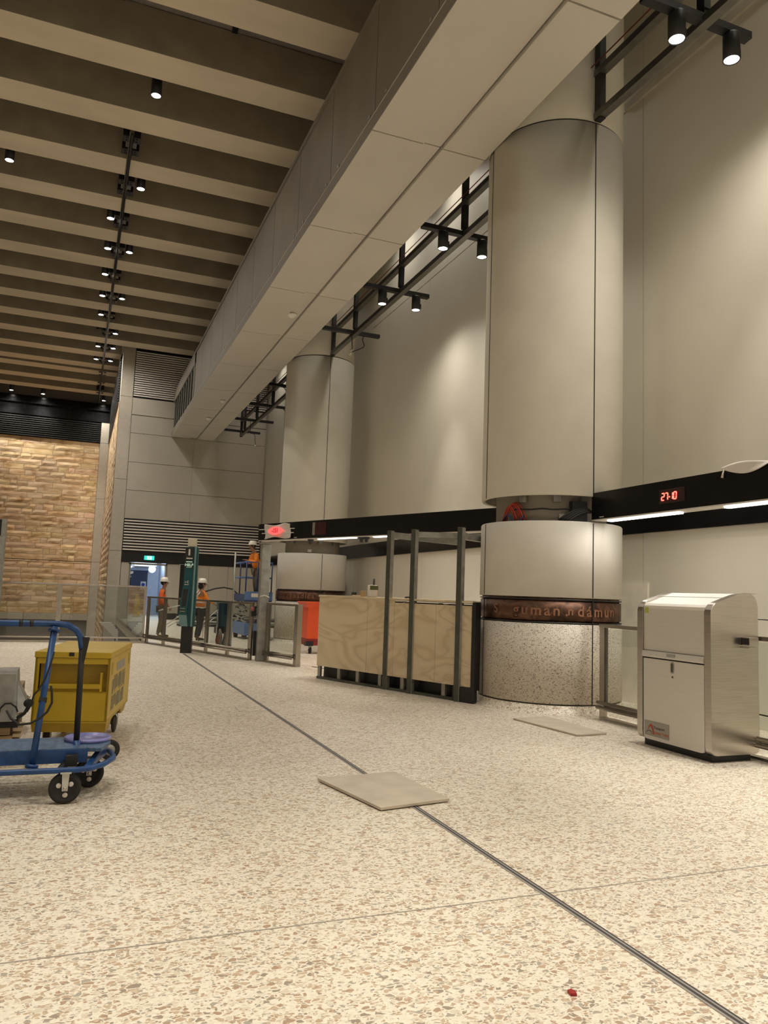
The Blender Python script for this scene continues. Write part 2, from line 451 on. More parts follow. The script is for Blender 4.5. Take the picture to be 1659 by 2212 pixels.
def letters(body, size, extrude, fat=0.0, spacing=1.0):
    """glyph outlines as a bmesh in the xy plane, centred, facing +z"""
    cu = bpy.data.curves.new('glyphs', 'FONT'); cu.body = body; cu.size = size; cu.extrude = extrude
    cu.offset = fat; cu.align_x = 'CENTER'; cu.align_y = 'CENTER'; cu.resolution_u = 3; cu.space_character = spacing
    ob = bpy.data.objects.new('glyphs', cu); COL.objects.link(ob)
    dg = bpy.context.evaluated_depsgraph_get()
    me = bpy.data.meshes.new_from_object(ob.evaluated_get(dg))
    bpy.data.objects.remove(ob); bpy.data.curves.remove(cu)
    b = B(); b.bm.from_mesh(me); bpy.data.meshes.remove(me)
    return b

def place_letters(b, origin, right, up):
    r = V(right).normalized(); u = V(up).normalized(); n = r.cross(u)
    mt = Matrix.Identity(4)
    for i in range(3): mt[i][0] = r[i]; mt[i][1] = u[i]; mt[i][2] = n[i]; mt[i][3] = origin[i]
    b.bm.transform(mt); return b

def bend_letters(b, c, R, ang, z):
    for e in range(2): pass
    for v in b.bm.verts:
        x, y, d = v.co
        t = ang + x / R
        v.co = V((c[0] + (R + d) * math.cos(t), c[1] + (R + d) * math.sin(t), z + y))
    return b

# ================================================================ THE SETTING
XW = 7.94       # right wall face
YB = 35.84      # back wall face
YF = 47.5       # far stone wall
ZC = 12.0       # underside of ceiling beams
HX, HY0, HY1 = 1.72, 21.38, YF   # stair void

b = B()
for (x0, x1, y0, y1) in ((-16, XW+0.6, -12, HY0), (HX, XW+0.6, HY0, 44.0)):
    n = 1
    b.box((x0, y0, -0.25), (x1, y1, 0))
struct(b.build('floor', M['floor']))
b = B()
b.box((-16, HY0, -4.2), (HX, YF, -4.0))
b.box((-16, HY0-0.02, -4.0), (HX, HY0, -0.25)); b.box((HX, HY0, -4.0), (HX+0.02, YF, -0.25))
struct(b.build('trim_1', M['void']))       # lining of the stair void
b = B().box((-16.2, -12, 12.95), (XW+0.6, YF+0.3, 13.2))
struct(b.build('ceiling', M['slab']))
# joints of the metal deck panels above the beams
b = B()
x = -15.5
while x < XW:
    b.box((x, -12, 12.93), (x+0.05, YF, 12.95)); x += 0.66
struct(b.build('trim_2', mat('deck_joint', (0.30, 0.27, 0.25), 0.6)))
struct(B().box((-16.3, -12, -4.2), (-16, YF, 13.0)).build('wall_left', M['wall']))
# hall left open behind the camera so the added warm world fill enters

# right wall: cream panels with shadow gaps on a dark backing
b = B(); b.box((XW+0.05, -12, 0), (XW+0.35, YB+0.2, 13.0))
struct(b.build('trim_3', M['black']))
b = B()
def panels_right(ys, z0, z1, dx=0.0):
    for y0, y1 in zip(ys[:-1], ys[1:]):
        b.box((XW+dx, y0+0.006, z0), (XW+0.05, y1-0.006, z1))
YS = [-12, -7, -2.5, 2.2, 9.36, 13.4, 17.42, 21.55]
panels_right(YS, 2.95, 9.60); panels_right(YS, 9.63, 13.0)
panels_right([-12, -7, -2.5, 2.2, 9.36, 13.9, 17.42, 21.55], 1.35, 2.55)
panels_right([-12, -7, -2.5, 2.2, 9.36, 13.9, 17.42, 21.55], 0.19, 1.338)
panels_right([21.58, 25.6, 29.7, YB], 2.95, 13.0, 0.03); panels_right([21.58, 22.5, 25.6, 29.7, YB], 0.19, 2.55, 0.03)
b.box((XW-0.02, -12, 0), (XW+0.05, YB, 0.17))
struct(b.build('wall_right', M['wall']))
b = B().box((XW-0.03, -12, 2.555), (XW+0.05, YB-0.02, 2.95))
for y in (5.9, 8.0): b.box((XW-0.036, y, 2.60), (XW-0.03, y+0.12, 2.615))
struct(b.build('trim_4', M['gloss_black']))
struct(B().box((XW-0.05, -12, 9.60), (XW, 9.75, 9.72)).build('trim_5', M['pale_stone']))

# back wall
b = B(); b.box((1.72, YB+0.06, 2.5), (3.2, YB+0.5, 13.0)); b.box((3.2, YB+0.06, 2.5), (XW+0.5, YB+0.5, 13.0))
b.box((3.74, YB+0.06, 0), (4.3, YB+0.5, 2.6)); b.box((5.1, YB+0.06, 0), (XW+0.5, YB+0.5, 2.6)); b.box((1.72, YB+0.06, 0), (2.15, YB+0.5, 2.6))
struct(b.build('trim_6', M['pale_stone']))
b = B()
ZS = [4.42, 5.69, 6.96, 8.28, 9.10, 9.90]
for z0, z1 in zip(ZS[:-1], ZS[1:]):
    for x0, x1 in ((1.78, 4.6), (4.6, XW-0.02)): b.box((x0+0.003, YB, z0+(0.03 if z0 > 8.5 else 0.010)), (x1-0.003, YB+0.05, z1-0.008))
for x0, x1 in ((1.80, 2.19), (3.75, 4.33), (5.06, 5.62), (5.63, 6.5), (6.51, 7.9)):
    b.box((x0, YB, 0.28), (x1, YB+0.06, 2.47))
struct(b.build('wall_back', M['backwall']))
b = B()
b.box((1.78, YB-0.02, 2.49), (XW, YB+0.06, 2.97)); b.box((4.34, YB+0.03, 0), (5.05, YB+0.05, 2.48))
b.box((3.74, YB, 0), (XW, YB+0.05, 0.26)); b.box((1.78, YB+0.01, 2.97), (XW, YB+0.05, 4.43)); b.box((1.78, YB+0.01, 9.90), (XW, YB+0.05, 12.2))
struct(b.build('trim_7', M['black']))
b = B()
z = 3.02
while z < 4.40: b.box((1.80, YB-0.05, z), (XW-0.04, YB+0.0, z+0.055)); z += 0.128
z = 9.97
while z < 12.05: b.box((1.80, YB-0.05, z), (XW-0.04, YB+0.0, z+0.052)); z += 0.101
struct(b.build('trim_8', M['slat']))
# pier at the left end of the back wall
b = B()
for z0, z1 in ((-4, 2.96), (2.975, 6.15), (6.165, 9.9), (9.915, 12.2)): b.box((1.24, YB-0.03, z0), (1.765, YB+0.6, z1))
struct(b.build('trim_9', M['pale_stone']))

# sandstone walls: every block its own depth and tone
def stone_wall(nm, fixed, a0, a1, z0, z1, axis, course=0.315):
    bm = bmesh.new(); lay = bm.loops.layers.float_color.new('tone')
    z = z0; rnd = random.Random(3 if axis == 'y' else 5)
    while z < z1 - 0.02:
        h_ = min(course, z1 - z); a = a0 - rnd.random()*0.8
        while a < a1:
            L = rnd.choice((0.35, 0.55, 0.8, 1.0, 1.3, 1.6)); e = min(a + L, a1); s_ = max(a, a0)
            if e - s_ > 0.03:
                d = rnd.uniform(0.0, 0.02); t = rnd.choice((0.72, 0.8, 0.86, 0.92, 1.0, 1.15)); tn = (t, t*rnd.uniform(0.9, 1.02), t*rnd.uniform(0.78, 1.05), 1)
                g = 0.008
                nx = 5
                front = []
                for iz in range(3):
                    row = []
                    for ix in range(nx+1):
                        u = s_ + g + (e - s_ - 2*g)*ix/nx; ww = z + g + (h_ - 2*g)*iz/2
                        edge = ix in (0, nx) or iz in (0, 2)
                        dd = 0.005 if edge else d + rnd.uniform(0, 0.008)
                        p = (u, fixed - dd, ww) if axis == 'y' else (fixed - dd, u, ww)
                        row.append(bm.verts.new(p))
                    front.append(row)
                for iz in range(2):
                    for ix in range(nx):
                        f = bm.faces.new((front[iz][ix], front[iz][ix+1], front[iz+1][ix+1], front[iz+1][ix]))
                        for lp in f.loops: lp[lay] = tn
            a = e if e >= a1 else a + L
        z += course
    # solid dark mortar body behind
    t0 = len(bm.faces)
    if axis == 'y': c = [(a0, fixed, z0), (a1, fixed, z0), (a1, fixed+0.3, z0), (a0, fixed+0.3, z0), (a0, fixed, z1), (a1, fixed, z1), (a1, fixed+0.3, z1), (a0, fixed+0.3, z1)]
    else: c = [(fixed, a0, z0), (fixed+0.1, a0, z0), (fixed+0.1, a1, z0), (fixed, a1, z0), (fixed, a0, z1), (fixed+0.1, a0, z1), (fixed+0.1, a1, z1), (fixed, a1, z1)]
    v = [bm.verts.new(p) for p in c]
    for q in ((0,3,2,1),(4,5,6,7),(0,1,5,4),(1,2,6,5),(2,3,7,6),(3,0,4,7)):
        f = bm.faces.new([v[i] for i in q])
        for lp in f.loops: lp[lay] = (0.25, 0.22, 0.18, 1)
    bmesh.ops.recalc_face_normals(bm, faces=bm.faces[:])
    me = bpy.data.meshes.new(nm); bm.to_mesh(me); bm.free(); me.materials.append(M['stone'])
    o = bpy.data.objects.new(nm, me); COL.objects.link(o); return struct(o)
stone_wall('wall_far', YF, -16, 0.72, -0.25, 2.68, 'y')
o_ = stone_wall('wall_far_upper', YF, -16, 0.72, 2.71, 9.66, 'y')
stone_wall('wall_return', 1.22, YB-0.02, YF, -4.0, 9.66, 'x')
b = B()
b.box((-16, YF+0.02, -4), (1.3, YF+0.4, 13)); 
struct(b.build('trim_10', M['void']))
b = B()
for z0, z1 in ((-4, 2.7), (2.715, 6.38), (6.395, 9.66), (9.675, 11.2)): b.box((0.73, YF-0.08, z0), (1.20, YF+0.1, z1))
for x0, x1 in ((-16, -7.4), (-7.38, -2.6), (-2.58, 0.72)): b.box((x0, YF-0.12, -0.62), (x1, YF+0.02, -0.26))
struct(b.build('trim_11', M['pale_stone']))
b = B(); b.box((-16, YF-0.10, 10.9), (1.20, YF+0.02, 12.0)); b.box((-16, YF-0.22, 11.55), (1.20, YF-0.10, 11.62)); b.box((-16, YF-0.02, 9.66), (0.73, YF+0.02, 10.9)); b.box((1.20, YB+0.6, 9.66), (1.26, YF, 12.0))
struct(b.build('trim_12', M['gloss_black']))
b = B(); z = 9.70
while z < 10.88: b.box((-16, YF-0.09, z), (0.72, YF-0.03, z+0.05)); z += 0.118
z = 9.70
while z < 11.9: b.box((1.16, YB+0.62, z), (1.20, YF-0.12, z+0.05)); z += 0.118
struct(b.build('trim_13', M['dark_slat']))

# bright service corridor seen through the open doorway
b = B()
b.box((1.9, 44.5, 0), (5.0, 44.7, 3.0)); b.box((1.9, YB+0.5, 0), (2.05, 44.5, 3.0)); b.box((4.0, YB+0.5, 0), (4.15, 44.5, 3.0)); b.box((1.9, YB+0.5, 2.9), (4.15, 44.5, 3.0))
struct(b.build('wall_corridor', M['cool_wall']))
fr = B()
for x0, x1 in ((2.13, 2.20), (3.69, 3.75)): fr.box((x0, YB-0.04, 0), (x1, YB+0.52, 2.47))
fr.box((2.13, YB-0.04, 2.40), (3.75, YB+0.52, 2.47))
struct(fr.build('door_1', M['side_metal']))
cd = B(); cd.box((2.62, 42.0, 0), (3.45, 42.08, 2.25)); 
cd = cd.build('corridor_door', M['dark_blue']); tag(cd, 'dark blue door with white notice inside the bright service corridor', 'door')
B().box((3.12, 41.97, 1.25), (3.38, 41.995, 1.68)).build('notice', M['white'], cd)
nb = B(); nb.lathe((3.25, 41.965, 1.52), [(0.001, 0), (0.085, 0), (0.085, 0.004)], 20, ax='y'); nb.build('notice_symbol', mat('notice_blue', (0.03, 0.06, 0.35), 0.5), cd)
B().box((2.63, 41.98, 1.0), (3.44, 41.998, 1.16)).build('kick_bar', M['sheet'], cd)
# door surround filling beside the blue door
b = B(); b.box((2.05, 42.0, 2.25), (4.0, 42.08, 2.9)); b.box((3.45, 42.0, 0), (4.0, 42.08, 2.25))
struct(b.build('wall_corridor_inner', M['cool_wall']))
pp = thing('service_pipes', 'pale pipes and ducts under the ceiling of the service corridor', 'pipes', (2.3, 39, 2.3))
for i, (x, z, r) in enumerate(((2.22, 2.20, 0.05), (2.32, 2.05, 0.06), (2.26, 1.86, 0.035), (2.36, 2.33, 0.045))):
    B().cyl((x, YB+0.7, z), (x, 41.9, z-0.02), r, 14).build('pipe', M['white'], pp)
B().box((2.5, 38.0, 2.38), (3.5, 41.5, 2.62)).build('duct', M['sheet'], pp)
lp = B().box((2.35, 37.2, 2.64), (3.4, 37.5, 2.70)).build('corridor_light', M['cool_lamp']); tag(lp, 'bright white batten light just inside the corridor doorway', 'light')
lp = B().sphere((3.32, 38.2, 2.26), 0.16).build('corridor_globe_light', M['cool_lamp']); tag(lp, 'round glaring white lamp high inside the service corridor', 'light')
area((3.0, 38.6, 2.86), 170, 1.4, 4.0, (0, 0, -1), (0.72, 0.84, 1.0))
yb = B(); yb.prism([(2.52, 0.0), (2.86, 0.0), (2.80, 1.05), (2.62, 1.05)], 'y', 37.6, 37.66); yb = yb.build('floor_sign', M['yellow']); tag(yb, 'yellow folding floor sign standing inside the open doorway', 'sign')
# exit sign
ex = thing('exit_sign', 'small lit green exit sign on the black band over the doorway', 'sign', (2.95, YB-0.05, 2.62))
B().box((2.74, YB-0.10, 2.615), (3.17, YB-0.02, 2.80)).build('housing', M['exit'], ex)
B().box((2.85, YB-0.105, 2.63), (3.06, YB-0.10, 2.785)).build('pictogram_panel', M['exit_white'], ex)
g = B(); g.sphere((2.965, YB-0.108, 2.765), 0.014, 8, 6); g.bar((2.96, YB-0.108, 2.745), (2.945, YB-0.108, 2.70), 0.02, 0.004, (0,1,0)); g.bar((2.945, YB-0.108, 2.70), (2.975, YB-0.108, 2.65), 0.012, 0.004, (0,1,0)); g.bar((2.945, YB-0.108, 2.70), (2.91, YB-0.108, 2.665), 0.012, 0.004, (0,1,0)); g.bar((2.955, YB-0.108, 2.735), (2.99, YB-0.108, 2.715), 0.01, 0.004, (0,1,0))
g.build('running_figure', M['exit'], ex)

# ================================================================ CEILING BEAMS
ORD = ['first', 'second', 'third', 'fourth', 'fifth', 'sixth', 'seventh', 'eighth', 'ninth', 'tenth', 'eleventh', 'twelfth', 'thirteenth', 'fourteenth', 'fifteenth', 'sixteenth', 'seventeenth', 'eighteenth', 'nineteenth', 'twentieth']
BY = [12.83, 15.0, 17.13, 19.28, 21.4, 23.53, 25.7, 27.9, 30.04, 32.2, 34.39, 36.6, 38.74, 39.98, 42.23, 44.4]
for i, y in enumerate(BY):
    x1 = XW - 0.05 if y < YB - 1.2 else 1.18
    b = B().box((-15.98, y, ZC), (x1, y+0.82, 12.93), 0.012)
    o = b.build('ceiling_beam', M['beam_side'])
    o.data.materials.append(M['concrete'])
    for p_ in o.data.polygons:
        if p_.normal.z < -0.9: p_.material_index = 1  # undersides paler, sides darker brown
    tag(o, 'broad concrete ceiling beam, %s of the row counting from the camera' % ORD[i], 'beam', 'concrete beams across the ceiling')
    # a dark cross strap shows in the gaps nearest to the camera
for y in (-10.0, -7.8, -5.7, -3.5, -1.3, 0.9, 3.1, 5.2, 7.4, 9.5):   # beams overhead and behind, out of view
    struct(B().box((-15.98, y, ZC), (XW-0.05, y+0.82, 12.93)).build('ceiling_overhead', M['concrete']))
for n_, (x, y) in enumerate(((-0.05, 14.2), (2.16, 14.2), (1.6, 16.3), (-2.6, 16.3))):
    o = B().box((x, y-0.5, 12.86), (x+0.11, y+0.75, 12.93)).build('ceiling_strap', M['black'])
    tag(o, 'short black strap in the gap between ceiling beams, %s' % ('near the top edge left of centre', 'near the top edge beside the bulkhead', 'in the second gap by the bulkhead', 'in the second gap, far left')[n_], 'strap', 'black straps between the beams')

# ================================================================ LIGHTING TRACK
tr = thing('lighting_track', 'long black lighting track with junction boxes running along under the ceiling beams', 'track', (0.47, 18.0, 11.9))
B().tube([(0.47, 17.98, 11.93), (0.46, 30, 11.93), (0.45, YF-0.2, 11.93)], 0.035, 10).build('rail', M['black'], tr)
B().tube([(0.42, 17.98, 11.97), (0.42, YF-0.3, 11.97)], 0.012, 8).build('cable', M['rail'], tr)
gaps = [18.6, 20.72, 22.85, 25.02, 27.22, 29.36, 31.52, 33.71, 35.92, 38.06, 40.4, 42.6, 44.3]
for y in gaps:
    for sx in (-1, 1):
        for dy in (-0.36, 0.22):
            x0 = 0.47 + sx*0.05
            bx = B().box((x0, y+dy, 12.0), (x0+sx*0.15, y+dy+0.26, 12.22), 0.01)
            for k in range(2): bx.box((x0+sx*0.04, y+dy+0.05+k*0.12, 11.985), (x0+sx*0.09, y+dy+0.09+k*0.12, 12.0))
            bx.build('junction_box', M['black'], tr)
    B().box((0.35, y-0.08, 12.03), (0.60, y+0.18, 12.12)).build('plate', M['rail'], tr)

def make_ceiling_lamp():
    t = thing('ceiling_spotlight', '', 'light', (0, 0, 0))
    B().lathe((0,0,0), [(0.001, 0.42), (0.105, 0.42), (0.11, 0.40), (0.11, 0.0), (0.098, 0.0), (0.096, 0.03), (0.001, 0.035)], 28).build('lamp_body', M['black'], t, world=False)
    B().lathe((0,0,0), [(0.001, -0.004), (0.055, 0.0), (0.098, 0.012), (0.098, 0.02)], 28).build('lens', M['lens'], t, world=False)
    B().cyl((0,0,0.42), (0,0,0.9), 0.02, 10).build('stem', M['black'], t, world=False)
    return t
cl0 = make_ceiling_lamp(); used = [False]
HL = [(0.85, 16.45, 1), (-2.33, 20.7, 1), (0.85, 20.72, 1), (0.17, 22.85, 1), (0.17, 25.02, 1), (0.82, 25.02, 1), (0.16, 27.22, 1), (0.14, 29.36, 1), (0.83, 29.36, 1), (0.15, 31.52, 1),
      (0.79, 33.71, 1), (0.13, 33.45, 0), (0.15, 35.92, 1), (0.79, 35.92, 1), (0.12, 38.06, 1), (0.76, 38.06, 1), (0.10, 40.4, 1), (0.78, 40.4, 1), (0.11, 42.5, 1), (0.79, 42.5, 1), (0.09, 44.9, 1), (0.82, 44.7, 1), (0.74, 46.7, 1), (-4.12, 46.75, 1), (-2.5, 46.8, 1)]
LBL = ['lit black spotlight alone in the ceiling gap nearest to the camera', 'lit black spotlight at the left edge of the photo, far from the track', 'lit black spotlight right of the upper end of the lighting track']
li = 0
unlit = None
row = {}
for i, (x, y, on) in enumerate(HL):
    if i == 0: o = cl0
    else: o = copy_tree(cl0)
    o.location = (x, y, 12.03); ROOT[o] = Matrix.Translation(V((x, y, 12.03)))
    if i < 3: lb = LBL[i]
    elif x < -3: lb = 'lit spotlight over the black band of the far wall, leftmost in the photo'
    elif x < -2: lb = 'lit spotlight over the black band of the far wall, right of its neighbour'
    elif not on: lb = 'black ceiling spotlight that is not lit, left of the track'
    else:
        sd = 'left' if x < 0.47 else 'right'; k = row.get(sd, 0); row[sd] = k + 1
        lb = 'lit black spotlight on the %s side of the track, %s one along it' % (sd, ORD[k] if sd == 'left' else ORD[k+1])
    o['label'] = lb; o['group'] = 'spotlights between the ceiling beams'
    if not on:
        for ch in o.children:
            if ch.name.startswith('lens'):
                ch.data = ch.data.copy(); ch.data.materials[0] = M['black']
    else:
        far = y > 30
        spot((x, y, 11.98), 200 if y > 46 and x > 0 else (HALL_W*1.5 if far else HALL_W), 70 if y < 45 else 95, 0.9)
        spot((x, y, 11.98), (400 if 30 < y < 34 and x > 0.5 else HALL_SPILL*0.7), 158, 1.0)
# lamps of the same rows above and behind the camera, out of view
for (x, y) in ((-2.3, 3.6), (0.85, 1.5), (-2.3, 12.1), (-4.8, 16.4), (-4.8, 8.0), (3.0, -3), (-1, -4), (-6, 24), (-6, 30), (-9, 20)):
    spot((x, y, 11.9), HALL_W, 70, 0.9)
    spot((x, y, 11.9), HALL_SPILL, 158, 1.0)
for (x, y) in ((1.2, 0.4), (2.4, 2.4), (-1.4, 2.2)):
    spot((x, y, 11.9), 1000, 50, 1.0, (1.0, 0.91, 0.74))
# added unseen lamps above the trusses, brightening the right wall and column tops
for y in (-6, -2.0, 1.0): spot((6.0, y, 11.95), 230, 150, 1.0, WARM, size=0.3)
for y in (3.0, 5.6, 12.9, 16, 19, 26, 30, 33):
    spot((7.15, y, 11.95), 120, 150, 1.0, WARM, size=0.25)

# ================================================================ BULKHEAD
bk = thing('ceiling_bulkhead', 'long beige bulkhead with panelled soffit running along the hall under the ceiling', 'bulkhead', (4.5, 20, 8.28))
BX0, BX1, BZ0, BZ1 = 3.57, 5.45, 8.28, 10.38
B().box((BX0+0.10, -6, 8.42), (BX1-0.02, YB-0.02, 10.36)).build('core', M['black'], bk)
js = [0.33 + 3.242*k for k in range(-2, 12)]; js = [y for y in js if y < YB] + [YB-0.02]
for y0, y1 in zip(js[:-1], js[1:]):
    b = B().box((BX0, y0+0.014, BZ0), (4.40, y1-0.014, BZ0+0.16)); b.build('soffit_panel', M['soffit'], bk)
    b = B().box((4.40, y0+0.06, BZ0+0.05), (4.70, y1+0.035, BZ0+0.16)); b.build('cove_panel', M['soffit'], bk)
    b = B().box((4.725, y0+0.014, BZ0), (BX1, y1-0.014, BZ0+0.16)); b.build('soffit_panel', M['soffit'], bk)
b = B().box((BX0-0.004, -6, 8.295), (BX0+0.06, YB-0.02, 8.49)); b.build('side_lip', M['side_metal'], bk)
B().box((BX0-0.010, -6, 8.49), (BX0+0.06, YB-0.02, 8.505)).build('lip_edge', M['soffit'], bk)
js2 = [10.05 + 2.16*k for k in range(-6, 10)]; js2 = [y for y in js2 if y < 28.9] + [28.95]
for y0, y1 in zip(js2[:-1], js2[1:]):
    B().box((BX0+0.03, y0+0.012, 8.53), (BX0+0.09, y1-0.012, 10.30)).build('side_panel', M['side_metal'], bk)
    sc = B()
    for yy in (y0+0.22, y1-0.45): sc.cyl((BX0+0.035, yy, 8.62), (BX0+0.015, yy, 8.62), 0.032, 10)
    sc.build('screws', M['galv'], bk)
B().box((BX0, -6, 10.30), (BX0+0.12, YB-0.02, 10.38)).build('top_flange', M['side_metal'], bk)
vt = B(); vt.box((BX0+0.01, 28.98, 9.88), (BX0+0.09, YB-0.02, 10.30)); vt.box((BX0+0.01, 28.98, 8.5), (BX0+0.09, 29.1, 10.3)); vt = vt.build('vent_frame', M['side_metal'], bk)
y = 29.3
while y < YB-0.2:
    B().box((BX0+0.04, y, 8.50), (BX0+0.10, y+0.34, 9.88)).build('vent_blade', M['dark_galv'], vt); y += 0.74
for i, y in enumerate((18.1, 27.9, 31.1)):
    t = thing('smoke_detector', ('round white smoke detector on the soffit, nearest of the three', 'round white smoke detector on the soffit, middle one of three', 'round white smoke detector on the soffit, farthest of the three')[i], 'detector', (4.5, y, 8.31), group='smoke detectors under the bulkhead')
    B().lathe((4.5, y, 8.315), [(0.001, -0.09), (0.06, -0.085), (0.075, -0.06), (0.085, -0.05)], 24).build('head', M['detector'], t)
    B().lathe((4.5, y, 8.315), [(0.085, -0.05), (0.115, -0.04), (0.12, 0.0), (0.001, 0.0)], 24).build('base', M['detector'], t)

# ================================================================ COLUMNS
def column(cx, cy, R, label, texts, gap_open=True):
    t = thing('round_column', label, 'column', (cx, cy, 0), group='round columns along the gate line')
    c = (cx, cy, 0); n = 96
    B().lathe(c, [(R+0.12, 0.0), (R+0.07, 0.012), (R+0.02, 0.05), (R+0.005, 0.10), (R, 0.105), (R-0.02, 0.11), (0.5, 0.11)], n).build('cove_base', M['floor'], t)
    B().lathe(c, [(R-0.02, 0.10), (R-0.02, 0.13)], n).build('shadow_joint', M['black'], t)
    B().lathe(c, [(R-0.02, 0.125), (R, 0.13), (R, 1.175), (R-0.03, 1.18), (0.4, 1.18)], n).build('terrazzo_drum', M['col_terrazzo'], t)
    bd = B().lathe(c, [(R-0.04, 1.17), (R-0.04, 1.22), (R-0.015, 1.222), (R-0.015, 1.478), (R-0.04, 1.48), (R-0.04, 1.54)], n).build('bronze_band', M['bronze'], t)
    for z in (1.195, 1.505): B().lathe(c, [(R-0.035, z-0.012), (R-0.008, z-0.012), (R-0.008, z+0.006), (R-0.035, z+0.006)], n).build('edge_strip', M['black'], bd)
    for (txt, ang, size) in texts:
        lt = letters(txt, size, 0.007, 0.0035, 1.3)
        for _ in range(2): bmesh.ops.subdivide_edges(lt.bm, edges=[e for e in lt.bm.edges if e.calc_length() > 0.03], cuts=1)
        bend_letters(lt, c, R-0.010, math.radians(ang), 1.35).build('raised_lettering', M['bronze_letter'], bd, recalc=False)
    B().lathe(c, [(R-0.05, 1.53), (R, 1.535), (R, 2.55), (R-0.012, 2.566), (R-0.06, 2.566), (R-0.06, 2.45)], n).build('lower_drum', M['precast_low'], t)
    B().lathe(c, [(0.80, 2.4), (0.80, 3.1)], 48).build('concrete_core', M['core'], t)
    B().lathe(c, [(0.79, 2.55), (0.79, 2.57), (0.97, 2.571), (0.97, 2.55)], 64).build('gap_floor', M['black'], t)
    B().lathe(c, [(R-0.06, 3.1), (R-0.06, 2.925), (R-0.01, 2.915), (R, 2.93), (R, 8.335), (R-0.02, 8.34)], n).build('upper_drum', M['precast'], t)
    B().lathe(c, [(R-0.02, 8.33), (R-0.02, 8.37)], n).build('ring_joint', M['black'], t)
    B().lathe(c, [(R-0.02, 8.365), (R, 8.37), (R, 12.9)], n).build('top_drum', M['precast'], t)
    # vertical seams: one facing the length of the hall, one to the left round the back
    for a in (-90, 172):
        a = math.radians(a); d = V((math.cos(a), math.sin(a), 0)); p = V(c) + d*(R-0.001)
        s_ = B()
        for z0, z1 in ((0.13, 1.18), (1.2, 1.5), (1.54, 2.55), (2.93, 8.33)): s_.bar(p+V((0,0,z0)), p+V((0,0,z1)), 0.014, 0.012, d)
        s_.build('seam', M['black'], t)
    for a in (-150, -118, -92, -60):
        a = math.radians(a); d = V((math.cos(a), math.sin(a), 0))
        B().bar(V(c)+d*0.84+V((0,0,2.84)), V(c)+d*0.84+V((0,0,2.93)), 0.10, 0.06, d).build('bracket', M['galv'], t)
    a = math.radians(-112); d = V((math.cos(a), math.sin(a), 0))
    B().bar(V(c)+d*0.82+V((0,0,2.60)), V(c)+d*0.82+V((0,0,2.68)), 0.11, 0.02, d).build('socket_plate', M['white'], t)
    return t
C1 = (6.475, 9.65); C2 = (6.45, 22.0)
column(*C1, 1.02, 'large round cream column with bronze lettered band, nearest, beside the bin', [('guman', -134, 0.20), ('.', -111, 0.2), ('n', -108, 0.16), ('d\u00e1mun', -84, 0.20), ('S', -170, 0.17)])
column(*C2, 1.02, 'farther round cream column behind the plywood counter and orange bin', [('ranadica', -124, 0.19)])
column(6.45, -2.8, 1.02, 'round cream column behind the camera', [])

# cables left hanging in the open joint of the near column
def arc(c, r, z, a0, a1, n=14, wob=0.0):
    return [(c[0]+r*math.cos(math.radians(a0+(a1-a0)*i/n)), c[1]+r*math.sin(math.radians(a0+(a1-a0)*i/n)), z + wob*math.sin(i*1.3)) for i in range(n+1)]
o = B().tube(arc(C1, 0.90, 2.735, -158, -88, 16, 0.006), 0.011, 8).build('black_cable', M['rubber']); tag(o, 'thin black cable crossing the open joint of the near column', 'cable')
rc = thing('red_cable_coil', 'looped bundle of red cables hanging in the left of the column joint', 'cable', (5.66, 9.25, 2.6))
def at_ang(a, r, z): return V((C1[0]+r*math.cos(math.radians(a)), C1[1]+r*math.sin(math.radians(a)), z))
for k in range(6):
    a = -164 + k*1.5; wd = 7.5 + 0.7*k; hh = 0.19 + 0.012*k
    pts = []
    for i in range(15):
        u = i/14; pts.append(at_ang(a - wd + 2*wd*u, 0.90 + 0.012*math.sin(k*2.1), 2.585 + hh*math.sin(PI*u)**0.8))
    B().tube(pts, 0.011, 8).build('cable_loop', M['red_cable'], rc)
pts = [at_ang(-168+3*i, 0.93, 2.60+0.07*math.sin(i)) for i in range(8)]
B().tube(pts, 0.012, 8).build('dark_lead', M['lift_navy'], rc)
bc = thing('black_cable_group', 'thick black cables leaving a dark box at the right of the column joint', 'cable', (6.3, 8.8, 2.6))
B().bar(at_ang(-99, 0.88, 2.58), at_ang(-99, 0.88, 2.85), 0.22, 0.10, at_ang(-99, 1, 0)-at_ang(-99, 0, 0)).build('junction_box', M['black'], bc)
for k in range(4):
    pts = [at_ang(-117+k*2+i*4.2, 0.93, 2.58 + 0.17*math.sin(min(1, i/5)*PI/2) - 0.012*k) for i in range(7)]
    B().tube(pts, 0.018, 8).build('cable', M['rubber'], bc)

